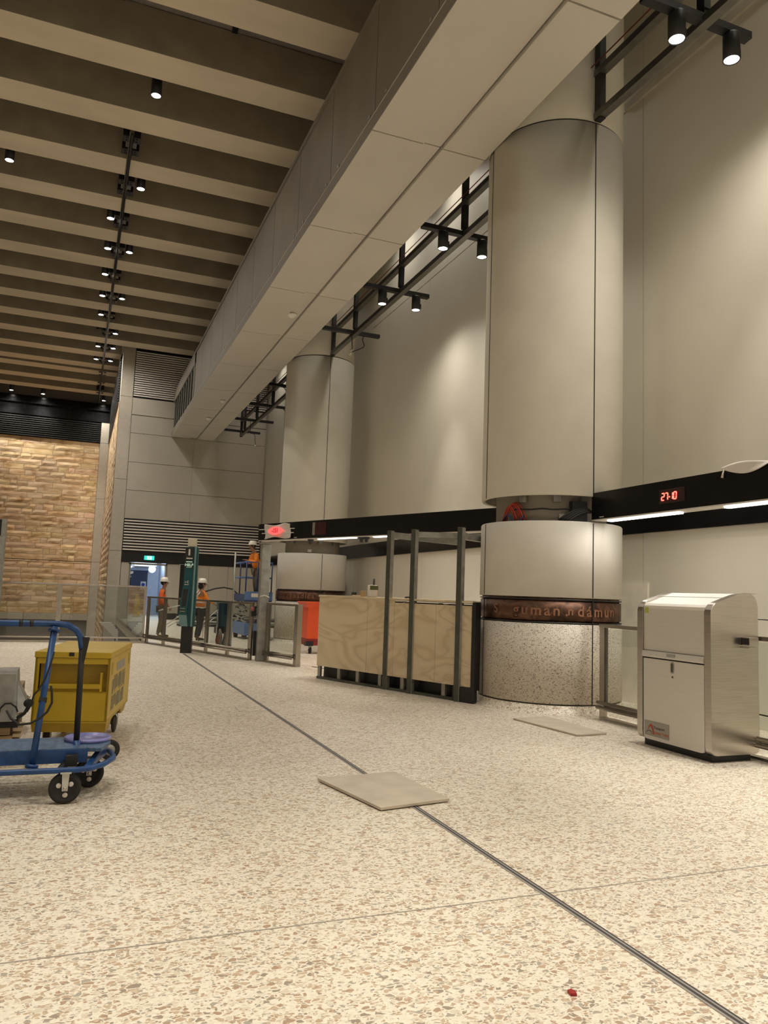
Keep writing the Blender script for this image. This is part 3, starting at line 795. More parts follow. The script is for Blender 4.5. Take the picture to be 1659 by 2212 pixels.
# ================================================================ LIGHTING TRUSSES
def truss(y0, y1, hangers, label):
    t = thing('lighting_truss', label, 'truss', (6.47, (y0+y1)/2, 8.35), group='steel lighting trusses between the columns')
    for z in (8.40, 9.06):
        B().bar((6.47, y0, z), (6.47, y1, z), 0.12, 0.10).build('rail', M['rail'], t)
        B().bar((6.47, y0, z+0.06), (6.47, y1, z+0.06), 0.05, 0.03).build('rail_top', M['black'], t)
    B().tube([(6.36, y0, 9.14), (6.36, y1, 9.14)], 0.009, 8).build('red_cable', mat('dull_red_cable', (0.20, 0.03, 0.025), 0.6), t)
    B().bar((5.9, y0, 9.55), (5.9, y1, 9.55), 0.35, 0.05).build('cable_tray', M['dark_galv'], t)
    for y in (y0+0.06, y1-0.06): B().box((6.42, y-0.07, 8.33), (6.52, y+0.05, 11.0)).build('end_post', M['black'], t)
    for y in hangers:
        B().box((6.42, y-0.06, 8.55), (6.52, y+0.06, 11.0)).build('hanger', M['black'], t)
        B().box((6.44, y-0.04, 8.42), (6.50, y+0.04, 8.56)).build('hanger_neck', M['black'], t)
        B().bar((5.57, y, 8.43), (7.17, y, 8.43), 0.12, 0.09).build('cross_arm', M['black'], t)
    return t
truss(-1.75, 8.60, (0.3, 3.43, 6.57), 'steel truss with black cross arms from the near column toward the camera')
truss(10.70, 20.95, (12.68, 15.82, 18.97), 'steel truss with black cross arms between the two columns')
truss(23.05, 34.4, (25.2, 28.3, 31.1, 33.6), 'steel truss with black cross arms beyond the farther column')

def make_truss_lamp():
    t = thing('truss_spotlight', '', 'light', (0,0,0))
    B().lathe((0,0,0), [(0.001, 0.33), (0.095, 0.33), (0.10, 0.31), (0.10, 0.0), (0.088, 0.0), (0.086, 0.03), (0.001, 0.035)], 32).build('lamp_body', M['black'], t, world=False)
    B().lathe((0,0,0), [(0.001, -0.006), (0.05, 0.0), (0.088, 0.012), (0.088, 0.02)], 28).build('lens', M['lens'], t, world=False)
    B().box((0.09, -0.03, 0.05), (0.12, 0.03, 0.16)).build('clip', M['black'], t, world=False)
    return t
tl0 = make_truss_lamp()
TL = [(6.06, 6.57, 'lit black spotlight on the nearest cross arm, left of its pair at the top right'), (6.90, 6.57, 'lit black spotlight on the nearest cross arm, right of its pair at the top right'),
      (6.02, 12.68, 'lit black spotlight on the arm just left of the near column, left of its pair'), (6.86, 12.68, 'lit black spotlight touching the near column in the view, right of its pair'),
      (6.02, 15.82, 'lit black spotlight on the middle arm between the columns, left of its pair'), (6.86, 15.82, 'lit black spotlight on the middle arm between the columns, right of its pair')]
for i, (x, y, lb) in enumerate(TL):
    o = tl0 if i == 0 else copy_tree(tl0)
    o.location = (x, y, 8.055); o['label'] = lb; o['group'] = 'spotlights under the truss cross arms'
    spot((x, y, 8.0), WALL_W, 52, 0.7, (1.0, 0.945, 0.83))
    spot((x, y, 8.0), WALL_SPILL, 165, 1.0, (1.0, 0.945, 0.83))
for (x, y) in ((6.06, 3.43), (6.9, 3.43), (6.06, 0.3), (6.9, 0.3)):
    spot((x, y, 8.0), WALL_W, 52, 0.7, (1.0, 0.945, 0.83)); spot((x, y, 8.0), WALL_SPILL, 165, 1.0, (1.0, 0.945, 0.83))
for i, (x, y, dx, dz) in enumerate(((6.35, 18.97, 0.05, 0.42), (6.73, 18.97, -0.28, 0.5), (6.1, 25.2, 0.2, 0.5), (6.9, 28.3, 0.1, 0.45), (6.2, 31.1, 0.0, 0.5), (6.9, 33.6, 0.08, 0.5))):
    if i > 1 and i != 3 and i != 5 and i != 2: pass
    t = thing('dangling_cable', ('short cable with white plug hanging behind the truss rail before the far column', 'curled cable with white plug hanging from the arm beside the far column', 'cable with white plug hanging behind the left edge of the far column', 'cable with white plug hanging in the middle of the farthest truss', 'cable with white plug hanging near the end of the bulkhead', 'cable with white plug hanging lowest against the back wall')[i], 'cable', (x, y, 8.38), group='loose lamp cables under the trusses')
    pts = [(x + dx*0.2*math.sin(k) + dx*(k/8.0) + (0.12 if i == 1 else 0.03)*math.sin(PI*k/8), y, 8.38 - dz*k/8) for k in range(9)]
    B().tube(pts, 0.012, 6).build('lead', M['rubber'], t)
    e = V(pts[-1]); B().cyl(e, e+V((-0.05, 0, -0.08)), 0.035, 12).build('plug', M['white'], t)

# ================================================================ OVERHEAD GATE FASCIAS
def seg_digit(bb, ch, o, r, u, w_, h_, t_):
    S7 = {'0': 'abcdef', '1': 'bc', '2': 'abged', '7': 'abc', '-': 'g'}[ch]
    P = {'a': ((0,1),(1,1)), 'b': ((1,1),(1,.5)), 'c': ((1,.5),(1,0)), 'd': ((0,0),(1,0)), 'e': ((0,.5),(0,0)), 'f': ((0,1),(0,.5)), 'g': ((0,.5),(1,.5))}
    n = V(r).cross(V(u))
    for k in S7:
        (ax_, ay_), (bx_, by_) = P[k]
        p = V(o) + V(r)*(ax_*w_ + ay_*0.12*w_) + V(u)*ay_*h_; q = V(o) + V(r)*(bx_*w_ + by_*0.12*w_) + V(u)*by_*h_
        d = (q-p).normalized()*t_*0.6
        bb.bar(p+d*0.4, q-d*0.4, t_, 0.004, n)

fa = thing('overhead_fascia', 'glossy black overhead fascia with red digital clock, right of the near column', 'fascia', (6.47, 5.5, 2.6))
B().box((6.47, -2, 2.60), (6.51, 8.66, 2.965)).build('front_panel', M['gloss_black'], fa)
B().box((6.47, -2, 2.585), (6.68, 8.66, 2.60)).build('underside', M['steel_flat'], fa)
B().box((6.64, -2, 2.60), (6.68, 8.66, 2.96)).build('rear_panel', M['gloss_black'], fa)
for y0, y1 in ((7.11, 8.42), (3.6, 6.42), (0.2, 3.0)):
    B().box((6.545, y0, 2.566), (6.625, y1, 2.585)).build('light_strip', M['strip'], fa)
    area((6.585, (y0+y1)/2, 2.55), 5*(y1-y0), 0.08, y1-y0, (0,0,-1), (1, 0.93, 0.84))
dp = B().box((6.455, 6.92, 2.69), (6.472, 7.33, 2.855), 0.003).build('clock_display', mat('display_window', (0.035, 0.018, 0.015), 0.25), fa)
bb = B()
for ch, yy in (('2', 7.285), ('7', 7.225), ('-', 7.165), ('1', 7.145), ('0', 7.085)):
    seg_digit(bb, ch, (6.451, yy, 2.728 if ch != '-' else 2.735), (0,-1,0), (0,0,1), 0.042 if ch != '-' else 0.022, 0.082 if ch != '-' else 0.05, 0.012)
bb.build('red_digits', M['led'], dp)
for y, z in ((5.62, 2.635), (8.4, 2.62)): B().box((6.466, y, z), (6.47, y+0.09, z+0.01)).build('screw_slot', M['silver'], fa)

# plastic sheet lying over the top edge of the right fascia
def sheet(u, v):
    y = 6.36 - 0.85*u; z = 3.0 + 0.03*math.sin(u*5) - 0.002
    drop = (0.11*math.sin(min(1, u*1.35)*PI) + 0.02)
    if v < 0.5: k = v/0.5; return (6.62 - 0.165*k, y, z + 0.02*math.sin(u*9+k*2)*(1-k))
    k = (v-0.5)/0.5; return (6.455 - 0.008*math.sin(k*3+u*7), y, z - drop*k)
o = B().grid(sheet, 22, 12).build('plastic_sheet', M['plastic']); tag(o, 'crumpled whitish plastic sheet draped over the right black fascia', 'plastic sheet')
o.modifiers.new('thick', 'SOLIDIFY').thickness = 0.002
o = B().tube([(6.455, 6.32, 2.975), (6.445, 6.33, 2.93), (6.45, 6.345, 2.885)], [0.006, 0.009, 0.014], 8).build('plastic_tie', M['plastic']); tag(o, 'small pale plastic tie hanging left of the plastic sheet', 'tie')

# left fascia, along the angled gate line
fd = V((2.57, -6.35, 0)).normalized(); fn = V((fd.y, -fd.x, 0))      # fn points back-left, away from the viewer's side
if fn.x > 0: fn = -fn
FP = V((3.78, 17.25, 0)); FL = (V((6.35, 10.9, 0)) - FP).length + 0.25
def fp(s_, z, out=0.0): return FP + fd*s_ + fn*out + V((0, 0, z))
fl = thing('overhead_fascia', 'glossy black overhead fascia passing in front of the farther column', 'fascia', (FP.x, FP.y, 2.6))
B().bar(fp(0, 2.7825), fp(FL, 2.7825), 0.04, 0.365, bev=0.006).build('front_panel', M['gloss_black'], fl)
B().bar(fp(0, 2.592, -0.10), fp(FL, 2.592, -0.10), 0.23, 0.014).build('underside', M['steel_flat'], fl)
B().bar(fp(0.3, 2.78, -0.2), fp(FL, 2.78, -0.2), 0.03, 0.36).build('rear_panel', M['gloss_black'], fl)
for s0, s1 in ((2.05, 3.2), (3.75, 4.75)):
    B().bar(fp(s0, 2.576, -0.10), fp(s1, 2.576, -0.10), 0.08, 0.016).build('light_strip', M['strip'], fl)
    o = area(fp((s0+s1)/2, 2.55, -0.1), 6*(s1-s0), 0.08, s1-s0, (0,0,-1), (1, 0.93, 0.84)); o.rotation_euler.z += math.atan2(fd.y, fd.x) + PI/2
ww = B().bar(fp(1.98, 2.79, 0.021), fp(2.42, 2.79, 0.021), 0.012, 0.26).build('display_window', mat('dark_display', (0.05, 0.012, 0.014), 0.2), fl)
B().bar(fp(1.98, 2.79, 0.028), fp(2.06, 2.79, 0.028), 0.008, 0.26).build('display_edge', M['galv'], ww)
for s0 in (0.25, 1.35, 3.4, 4.1, 5.2, 5.45):
    if s0 in (0.25, 1.35): B().bar(fp(s0, 2.625, 0.023), fp(s0+0.1, 2.625, 0.023), 0.004, 0.014).build('screw_slot', M['silver'], fl)
for s0 in (1.75, 3.35, 3.5, 5.05, 5.25):
    p = fp(s0, 2.585, -0.12); B().lathe((p.x, p.y, p.z), [(0.07, 0), (0.06, -0.03), (0.035, -0.05), (0.03, -0.10), (0.001, -0.105)], 16).build('sensor_head', M['black'], fl)
# plastic-wrapped display clipped on the left end
wr = thing('wrapped_display', 'red glowing display wrapped in milky plastic with white tapes on the left fascia', 'display', tuple(fp(0.75, 2.6, 0.03)))
def wrapf(u, v):
    sx = 0.30 + 0.95*u; edge = 0.02*math.sin(7*u+2) + 0.015*math.sin(17*v)
    cut = 0.14*max(0, u-0.75)*4*max(0, v-0.55)
    zz = 2.63 + 0.315*v + edge*(1 if v > 0.5 else -1) - cut*0.35
    return fp(sx + 0.03*math.sin(6*v), zz, 0.05 + 0.018*math.sin(9*u)*math.sin(8*v))
o = B().grid(wrapf, 16, 10).build('wrap', M['plastic'], wr); o.modifiers.new('thick', 'SOLIDIFY').thickness = 0.003
bb = B(); n_ = 28
def ov(u, v): a = 2*PI*u; r_ = v; return fp(0.74 + 0.27*r_*math.cos(a), 2.785 + 0.085*r_*math.sin(a), 0.092)
bb.grid(ov, n_, 3).build('red_glow', M['led_glow'], wr, recalc=False)
dg_ = letters('-151', 0.13, 0.002, 0.004)
place_letters(dg_, fp(0.74, 2.785, 0.097), fd, (0,0,1)).build('digits', mat('dark_red_digits', (0.28, 0.0, 0.01), 0.5, emit=(0.6, 0.0, 0.02), es=0.5), wr)
for z, s0, s1 in ((2.825, 0.10, 1.42), (2.735, 0.22, 1.40)):
    B().bar(fp(s0, z+0.008, 0.073), fp(s1, z-0.008, 0.073), 0.006, 0.017).build('tape', M['white'], wr)

# ================================================================ GLASS FENCES
def fence_run(t, pts, H, double=True):
    """posts at pts (x,y); glass panes, top rail and twin foot tubes between"""
    P = [V((x, y, 0)) for x, y in pts]
    d = (P[-1]-P[0]).normalized(); nrm = V((d.y, -d.x, 0))
    for p in P: B().bar(p, p+V((0,0,H)), 0.05, 0.10, d, bev=0.004).build('post', M['fence_steel'], t)
    B().bar(P[0]-d*0.05+V((0,0,H-0.0)), P[-1]+d*0.05+V((0,0,H-0.0)), 0.07, 0.045, bev=0.004).build('top_rail', M['fence_steel'], t)
    B().bar(P[0]+V((0,0,0.015)), P[-1]+V((0,0,0.015)), 0.09, 0.03).build('floor_rail', M['fence_steel'], t)
    for p, q in zip(P[:-1], P[1:]):
        L = (q-p).length
        if L < 0.3: continue
        pa = B().bar(p+d*0.06+V((0,0,(H+0.17)/2+0.0)), q-d*0.06+V((0,0,(H+0.17)/2)), 0.012, H-0.24).build('glass_pane', M['glass'], t)
        fb = B()
        for z in (0.17,): fb.bar(p+d*0.05+V((0,0,z)), q-d*0.05+V((0,0,z)), 0.03, 0.03)
        for e in (p+d*0.06, q-d*0.06): fb.bar(e+V((0,0,0.17)), e+V((0,0,H-0.02)), 0.03, 0.03, d)
        fb.build('pane_frame', M['rail'], pa)
    for z, off in ((0.215, 0.09), (0.155, 0.10)):
        B().tube([P[0]+nrm*off*SGN+V((0,0,z)), P[-1]+nrm*off*SGN+V((0,0,z))], 0.024, 10).build('foot_tube', M['fence_steel'], t)
SGN = -1
f1 = thing('glass_fence', 'long steel framed glass fence from the balustrade corner to the grey pillar', 'fence', (2.6, 18.6, 0))
fl_pts = [(1.81, 21.1), (2.14, 20.2), (2.50, 19.1), (2.87, 18.1), (3.20, 17.2), (3.52, 16.35)]
n0 = (V((3.52,16.35,0))-V((1.81,21.1,0))).normalized(); SGN = 1 if V((n0.y, -n0.x, 0)).x < 0 else -1
fence_run(f1, fl_pts, 1.19)
f2 = thing('glass_gate', 'short glass gate panel with broad steel end post left of the orange bin', 'gate', (4.0, 15.5, 0))
fence_run(f2, [(3.80, 15.98), (4.15, 15.0)], 1.20)
B().bar((4.17, 14.98, 0), (4.17, 14.98, 1.22), 0.12, 0.09, n0, bev=0.006).build('end_post', M['fence_steel'], f2)
f3 = thing('glass_fence', 'glass fence panel with steel post behind the bin at the right', 'fence', (6.4, 6, 0))
n0 = V((0,-1,0)); SGN = 1 if V((n0.y, -n0.x, 0)).x < 0 else -1
fence_run(f3, [(6.40, 8.30), (6.40, 4.6), (6.40, 1.0)], 1.185)
o = B().box((3.50, 16.28, 0.92), (3.60, 16.40, 1.13)).build('gate_latch', M['black']); tag(o, 'black latch block between fence rail and grey pillar', 'latch')
B().sphere((3.50, 16.22, 1.08), 0.05, 14, 10).build('red_cap', mat('dull_red_cap', (0.30, 0.10, 0.09), 0.6), o)
B().box((3.56, 16.22, 0.10), (3.62, 16.3, 0.62)).build('lower_keeper', M['black'], o)
sb = thing('sensor_box', 'small stainless box with dark face fixed high on the side of the bin', 'box', (6.18, 5.72, 1.13))
B().box((6.12, 5.70, 1.12), (6.24, 5.792, 1.20), 0.004).build('housing', M['steel'], sb)
B().box((6.116, 5.71, 1.128), (6.12, 5.785, 1.192)).build('dark_face', M['black'], sb)
B().box((6.11, 5.70, 1.096), (6.22, 5.792, 1.106)).build('bracket_plate', M['steel'], sb)

# galvanised pillars
gp = thing('steel_pillar', 'tall grey galvanised steel pillar standing in the glass fence line', 'pillar', (3.70, 16.16, 0))
B().box((3.61, 16.06, 0), (3.80, 16.26, 2.46), 0.012).build('shaft', M['galv'], gp)
B().box((3.58, 16.03, 2.46), (3.83, 16.29, 2.475)).build('cap_plate', M['galv'], gp)
B().tube([(3.60, 16.05, 1.34), (3.70, 16.04, 1.37), (3.81, 16.05, 1.33)], 0.010, 6).build('white_tie', M['white'], gp)
gp = thing('steel_pillar', 'grey steel pillar cut by the left edge of the photo', 'pillar', (-1.72, 19.9, 0))
B().box((-1.86, 19.82, 0), (-1.60, 20.06, 2.48), 0.012).build('shaft', M['galv'], gp)
B().box((-2.6, 19.85, 2.52), (-1.70, 20.02, 2.90)).build('black_box', M['black'], gp)
B().box((-1.70, 19.84, 2.48), (-1.60, 20.04, 2.92)).build('side_plate', M['galv'], gp)
th = thing('standing_pole', 'thin upright steel pole standing behind the glass fence', 'pole', (3.72, 19.6, 0))
B().cyl((3.72, 19.6, 0.02), (3.72, 19.6, 2.42), 0.022, 10).build('tube', M['galv'], th); B().lathe((3.72, 19.6, 0), [(0.15, 0), (0.15, 0.02), (0.03, 0.03)], 20).build('foot', M['galv'], th)

# glass balustrade round the stair void
bl = thing('glass_balustrade', 'tall frameless glass balustrade with steel rail around the stair void at the left', 'balustrade', (-1, 21.2, 0))
GY = 21.2
xs = [-6.0, -3.2, -0.36, 1.70]
for x0, x1 in zip(xs[:-1], xs[1:]): B().box((x0+0.015, GY-0.008, 0.10), (x1-0.015, GY+0.008, 1.43)).build('glass_pane', M['glass'], bl)
B().bar((-6, GY, 1.45), (1.75, GY, 1.45), 0.05, 0.035, bev=0.004).build('top_rail', M['steel'], bl)
for z in (0.125, 0.02): B().bar((-6, GY-0.03, z), (1.78, GY-0.03, z), 0.10, 0.035, bev=0.004).build('base_rail', M['steel'], bl)
for x in xs[:-1]: B().box((x-0.055, GY-0.03, 0), (x+0.055, GY+0.03, 1.44)).build('post', mat('frosted_post', (0.45, 0.42, 0.36), 0.35, metal=0.7) if x == xs[0] else bpy.data.materials['frosted_post'], bl)
B().box((1.69, GY-0.02, 0), (1.75, GY+0.03, 1.45)).build('corner_post', M['steel'], bl)
for y0, y1 in ((GY+0.05, 26.2), (26.23, 31.0), (31.03, YB-0.2)): B().box((1.70, y0, 0.05), (1.716, y1, 1.42)).build('side_pane', M['glass'], bl)
B().bar((1.708, GY, 1.45), (1.708, YB-0.2, 1.45), 0.05, 0.035).build('side_rail', M['steel'], bl)
B().box((1.72, GY+0.1, 0.0), (1.74, YB-0.2, 0.10)).build('side_base', M['steel'], bl)

# white sawtooth plate low in the void, and curved handrails
st = thing('sawtooth_plate', 'white sawtooth plate seen low through the left glass balustrade', 'stair', (1.2, 30, -1))
b = B(); k = 0
poly = [(0.86, 0.16)]
sx, sz = 1.20, 0.16
for i in range(4): poly.append((sx, sz)); sx += 0.065; poly.append((sx, sz-0.01)); sz -= 0.075; poly.append((sx-0.012, sz))
poly += [(1.49, sz), (1.49, -0.95), (1.44, -0.95), (1.44, -0.42)]
b.prism(poly, 'y', 28.6, 28.72); b.build('sawtooth_face', M['white'], st)
hr = thing('stair_handrail', 'bright curved steel handrails seen through the glass fence behind the worker', 'handrail', (2.8, 23.4, 0))
for pts in ([(2.24, 22.9, 0.78), (2.42, 22.95, 0.84), (2.8, 23.0, 0.94), (3.05, 23.05, 0.96)], [(2.46, 22.6, 0.42), (2.86, 22.8, 0.68), (2.98, 22.85, 0.72)], [(2.50, 22.7, 0.34), (2.9, 22.9, 0.58), (3.04, 23.0, 0.66)], [(3.50, 22.8, 0.5), (3.95, 23.1, 0.84)], [(3.52, 22.9, 0.36), (3.9, 23.2, 0.62)]):
    B().tube(pts, 0.014, 8).build('rail', M['white'], hr)
for x, y, z in ((3.02, 23.0, 0.94), (3.95, 23.1, 0.84), (3.52, 22.9, 0.5)): B().cyl((x, y, 0), (x, y, z), 0.014, 8).build('post', M['steel'], hr)

# ================================================================ COUNTER WITH STUD FRAME
cd_ = (V((5.20, 10.04, 0)) - V((3.98, 13.0, 0))).normalized(); cn = V((cd_.y, -cd_.x, 0))
if cn.x > 0: cn = -cn                       # towards the camera's side
CP = V((3.98, 13.0, 0)); CL = 3.46
def cp(s_, z, out=0.0): return CP + cd_*s_ + cn*out + V((0,0,z))
ct = thing('service_counter', 'unfinished plywood service counter on grey metal studs beside the near column', 'counter', tuple(CP))
for i, (s0, s1) in enumerate(((0.0, 1.245), (1.25, 1.86), (1.865, 2.74), (2.745, CL-0.03))):
    z1 = 1.405 if i < 2 else 1.365
    B().bar(cp(s0, (0.22+z1)/2, -0.01), cp(s1, (0.22+z1)/2, -0.01), 0.018, z1-0.22).build('plywood_panel', M['ply'], ct)
B().bar(cp(-0.02, 1.42, -0.36), cp(2.90, 1.42, -0.36), 0.74, 0.03).build('worktop', M['ply'], ct)
B().bar(cp(2.90, 1.42, -0.08), cp(CL, 1.42, -0.08), 0.18, 0.03).build('worktop_end', M['ply'], ct)
B().bar(cp(0.0, 1.438, -0.02), cp(0.98, 1.438, -0.02), 0.05, 0.006).build('worktop_edge', M['white'], ct)
B().bar(cp(0.0, 0.02, -0.04), cp(CL-0.35, 0.02, -0.04), 0.07, 0.04).build('bottom_track', M['dark_galv'], ct)
for s0 in (0.03, 0.55, 1.02, 1.55, 2.05, 2.9):
    B().bar(cp(s0, 0.03, -0.05), cp(s0, 1.38, -0.05), 0.04, 0.07, cd_).build('stud', M['galv'], ct)
for s0 in (0.35, 0.9, 1.5, 2.3, 3.0): B().bar(cp(s0, 0.03, -0.6), cp(s0, 1.38, -0.6), 0.04, 0.06, cd_).build('rear_stud', M['dark_galv'], ct)
B().bar(cp(0.02, 0.70, -0.16), cp(CL-0.05, 0.70, -0.16), 0.02, 1.36).build('gap_shade_board', M['black'], ct)  # added black sheet that darkens the gaps behind the plywood
B().bar(cp(CL-0.36, 0.11, -0.03), cp(CL+0.05, 0.11, -0.03), 0.10, 0.22, bev=0.03).build('black_kick', M['black'], ct)
B().bar(cp(CL-0.01, 0.80, -0.05), cp(CL+0.05, 0.80, -0.05), 0.12, 1.24).build('black_end', M['black'], ct)
fr_ = thing('post_frame', 'dark steel frame of three tall posts standing in front of the plywood counter', 'frame', (4.9, 10.9, 0))
for (x, y) in ((4.65, 11.44), (4.85, 10.93), (5.20, 10.04)):
    p = V((x, y, 0))
    B().bar(p, p+V((0,0,2.51)), 0.085, 0.085, cd_, bev=0.004).build('post', M['dark_galv'], fr_)
    B().bar(p+cd_*0.046+cn*0.0, p+cd_*0.046+V((0,0,2.5)), 0.07, 0.008, cd_).build('post_face', M['galv'], fr_)
B().bar((4.88, 10.98, 2.44), (5.85, 10.55, 2.44), 0.07, 0.08).build('cross_beam', M['galv'], fr_)
B().bar((5.22, 10.04, 2.38), (5.68, 10.3, 2.38), 0.07, 0.10).build('end_beam', M['galv'], fr_)
B().bar((4.66, 11.44, 2.44), (5.62, 10.75, 2.34), 0.06, 0.10).build('rear_beam', M['galv'], fr_)
def on_top(s_, out): p = cp(s_, 1.435, out); return p
p = on_top(1.08, -0.25)
jb = thing('plastic_container', 'clear tub with green label standing on the counter left of the first post', 'container', tuple(p))
B().box(p+V((-0.07,-0.07,0)), p+V((0.07,0.07,0.20)), 0.015).build('tub', M['plastic'], jb)
B().box(p+V((-0.072,-0.074,0.12)), p+V((0.072,-0.070,0.19)), 0).build('green_label', mat('olive_label', (0.12, 0.14, 0.05), 0.6), jb)
B().cyl(p+V((0.02,0,0.20)), p+V((0.02,0,0.31)), 0.018, 10).build('nozzle', M['dark_galv'], jb)
p = on_top(1.42, -0.25)
o = B().cyl(p, p+V((0,0,0.24)), 0.022, 12).build('red_tube', M['red_cable']); tag(o, 'thin red tube standing on the counter between the first two posts', 'tube')
p = on_top(0.62, -0.25)
o = B().box(p+V((-0.035,-0.035,0)), p+V((0.035,0.035,0.07)), 0.004).build('black_box', M['black']); tag(o, 'small black box standing on the plywood counter at the left', 'box')
p = on_top(0.80, -0.3)
o = B().box(p+V((-0.045,-0.03,0)), p+V((0.045,0.03,0.10)), 0.004).build('wood_block', M['timber']); tag(o, 'small brown wooden block on the counter beside the black box', 'block')
p = on_top(0.82, -0.12)
o = B().bar(p+V((-0.06,0.03,0.012)), p+V((0.06,-0.03,0.012)), 0.04, 0.024).build('wood_offcut', mat('pale_wood', (0.70, 0.55, 0.33), 0.7)); tag(o, 'pale wood offcut lying on the counter in front of the brown block', 'offcut')
p = on_top(2.08, -0.15)
o = thing('work_glove', 'crumpled white and black glove lying on the counter between two posts', 'glove', tuple(p))
B().sphere(p+V((0,0,0.018)), 0.05, 14, 8, (1.1, 0.8, 0.40)).build('palm', M['white'], o)
for k in range(4): B().tube([p+V((-0.04, -0.03+0.02*k, 0.02)), p+V((-0.075, -0.035+0.022*k, 0.022)), p+V((-0.10, -0.04+0.024*k, 0.011))], [0.011, 0.011, 0.009], 8).build('finger', M['black'], o)
p = on_top(0.18, -0.6)

# ================================================================ BIN
bn = thing('litter_bin', 'large brushed stainless litter bin with rounded ends standing at the right', 'bin', (6.03, 6.32, 0))
def rounded(pts, rad, n=7):
    out = []; k = len(pts)
    for i in range(k):
        p0, p1, p2 = V(pts[i-1]+(0,)), V(pts[i]+(0,)), V(pts[(i+1)%k]+(0,))
        r_ = rad[i]; a = (p0-p1).normalized(); c = (p2-p1).normalized()
        if r_ <= 0: out.append((p1.x, p1.y)); continue
        for j in range(n+1):
            t_ = j/n; q = (p1+a*r_)*(1-t_)**2 + p1*2*t_*(1-t_) + (p1+c*r_)*t_**2
            out.append((q.x, q.y))
    return out
prof = rounded([(5.73, 0.07), (5.73, 1.50), (6.13, 1.632), (6.34, 1.632), (6.34, 0.07)], [0.07, 0.09, 0.12, 0.14, 0.07])
for nm, y0, y1 in (('end_cap', 5.80, 5.885), ('end_cap', 6.765, 6.85)):
    B().prism(prof, 'y', y0, y1, 0.006).build(nm, M['steel'], bn)
B().box((5.79, 5.86, 0.0), (6.28, 6.80, 0.07)).build('plinth', M['black'], bn)
B().box((5.76, 5.885, 0.06), (6.30, 6.765, 1.44)).build('inner_body', M['black'], bn)
up = B().prism([(5.745, 1.003), (5.745, 1.44), (5.752, 1.468), (5.78, 1.475), (5.78, 1.003)], 'y', 5.889, 6.762).build('chute_flap', M['steel_flat'], bn)
B().prism([(5.745, 1.445), (5.748, 1.475), (5.775, 1.50), (5.80, 1.50), (5.80, 1.445)], 'y', 5.889, 6.762).build('lid_lip', M['white'], bn)
B().prism([(5.775, 1.500), (6.00, 1.575), (6.00, 1.55), (5.79, 1.48)], 'y', 5.889, 6.762).build('lid_front', M['steel_flat'], bn)
B().prism([(6.008, 1.580), (6.14, 1.622), (6.30, 1.622), (6.30, 1.59), (6.01, 1.55)], 'y', 5.889, 6.762).build('lid_rear', M['steel_flat'], bn)
B().prism([(5.715, 0.945), (5.725, 0.995), (5.77, 1.003), (5.77, 0.93), (5.73, 0.93)], 'y', 5.889, 6.762).build('shelf_lip', M['steel_flat'], bn)
B().box((5.712, 6.27, 0.958), (5.722, 6.39, 0.985), 0.003).build('slot_plate', M['sheet'], bn)
dr = B().prism(rounded([(5.895, 0.075), (6.757, 0.075), (6.757, 0.915), (5.895, 0.915)], [0.05, 0.05, 0.004, 0.004]), 'x', 5.735, 5.76, 0.003).build('door', M['steel_flat'], bn)
hd = B().prism(rounded([(6.300, 0.79), (6.345, 0.79), (6.345, 0.905), (6.300, 0.905)], [0.022]*4), 'x', 5.728, 5.74, 0.002).build('handle_plate', M['sheet'], dr)
B().prism(rounded([(6.311, 0.803), (6.334, 0.803), (6.334, 0.892), (6.311, 0.892)], [0.011]*4), 'x', 5.724, 5.73).build('handle_recess', M['dark_galv'], dr)
B().lathe((5.733, 6.322, 0.755), [(0.001, -0.004), (0.010, -0.004), (0.011, 0.004)], 16, ax='x').build('keyhole', M['dark_galv'], dr)
pl = B().box((5.729, 6.375, 0.115), (5.7345, 6.735, 0.265)).build('logo_plate', M['plate_grey'], dr)
# flame-like arch mark and its two lines of lettering
def arch(pts_o, pts_i, m_, nm, x=5.727):
    b_ = B(); b_.prism(pts_o + pts_i[::-1], 'x', x, x+0.002); b_.build(nm, m_, pl)
R0 = [(6.682, 0.170), (6.668, 0.208), (6.648, 0.232), (6.630, 0.236), (6.612, 0.225), (6.598, 0.195), (6.590, 0.155), (6.588, 0.135)]
R1 = [(6.672, 0.180), (6.662, 0.198), (6.648, 0.210), (6.634, 0.208), (6.622, 0.192), (6.612, 0.165), (6.602, 0.145), (6.596, 0.132)]
arch(R0, R1, M['logo_red'], 'arch_mark')
arch([(6.71, 0.142), (6.69, 0.162), (6.66, 0.172), (6.635, 0.165), (6.61, 0.135)], [(6.705, 0.140), (6.69, 0.154), (6.66, 0.163), (6.637, 0.156), (6.615, 0.134)], M['logo_dark'], 'sweep_mark')
place_letters(letters('Transport', 0.040, 0.0006, 0.0008), (5.7285, 6.515, 0.205), (0,-1,0), (0,0,1)).build('upper_lettering', M['logo_dark'], pl)
place_letters(letters('Sydney Trains', 0.040, 0.0006, 0.0008), (5.7285, 6.485, 0.155), (0,-1,0), (0,0,1)).build('lower_lettering', M['logo_orange'], pl)
B().box((5.742, 6.69, 1.395), (5.746, 6.74, 1.455)).build('green_sticker', M['sticker'], bn)

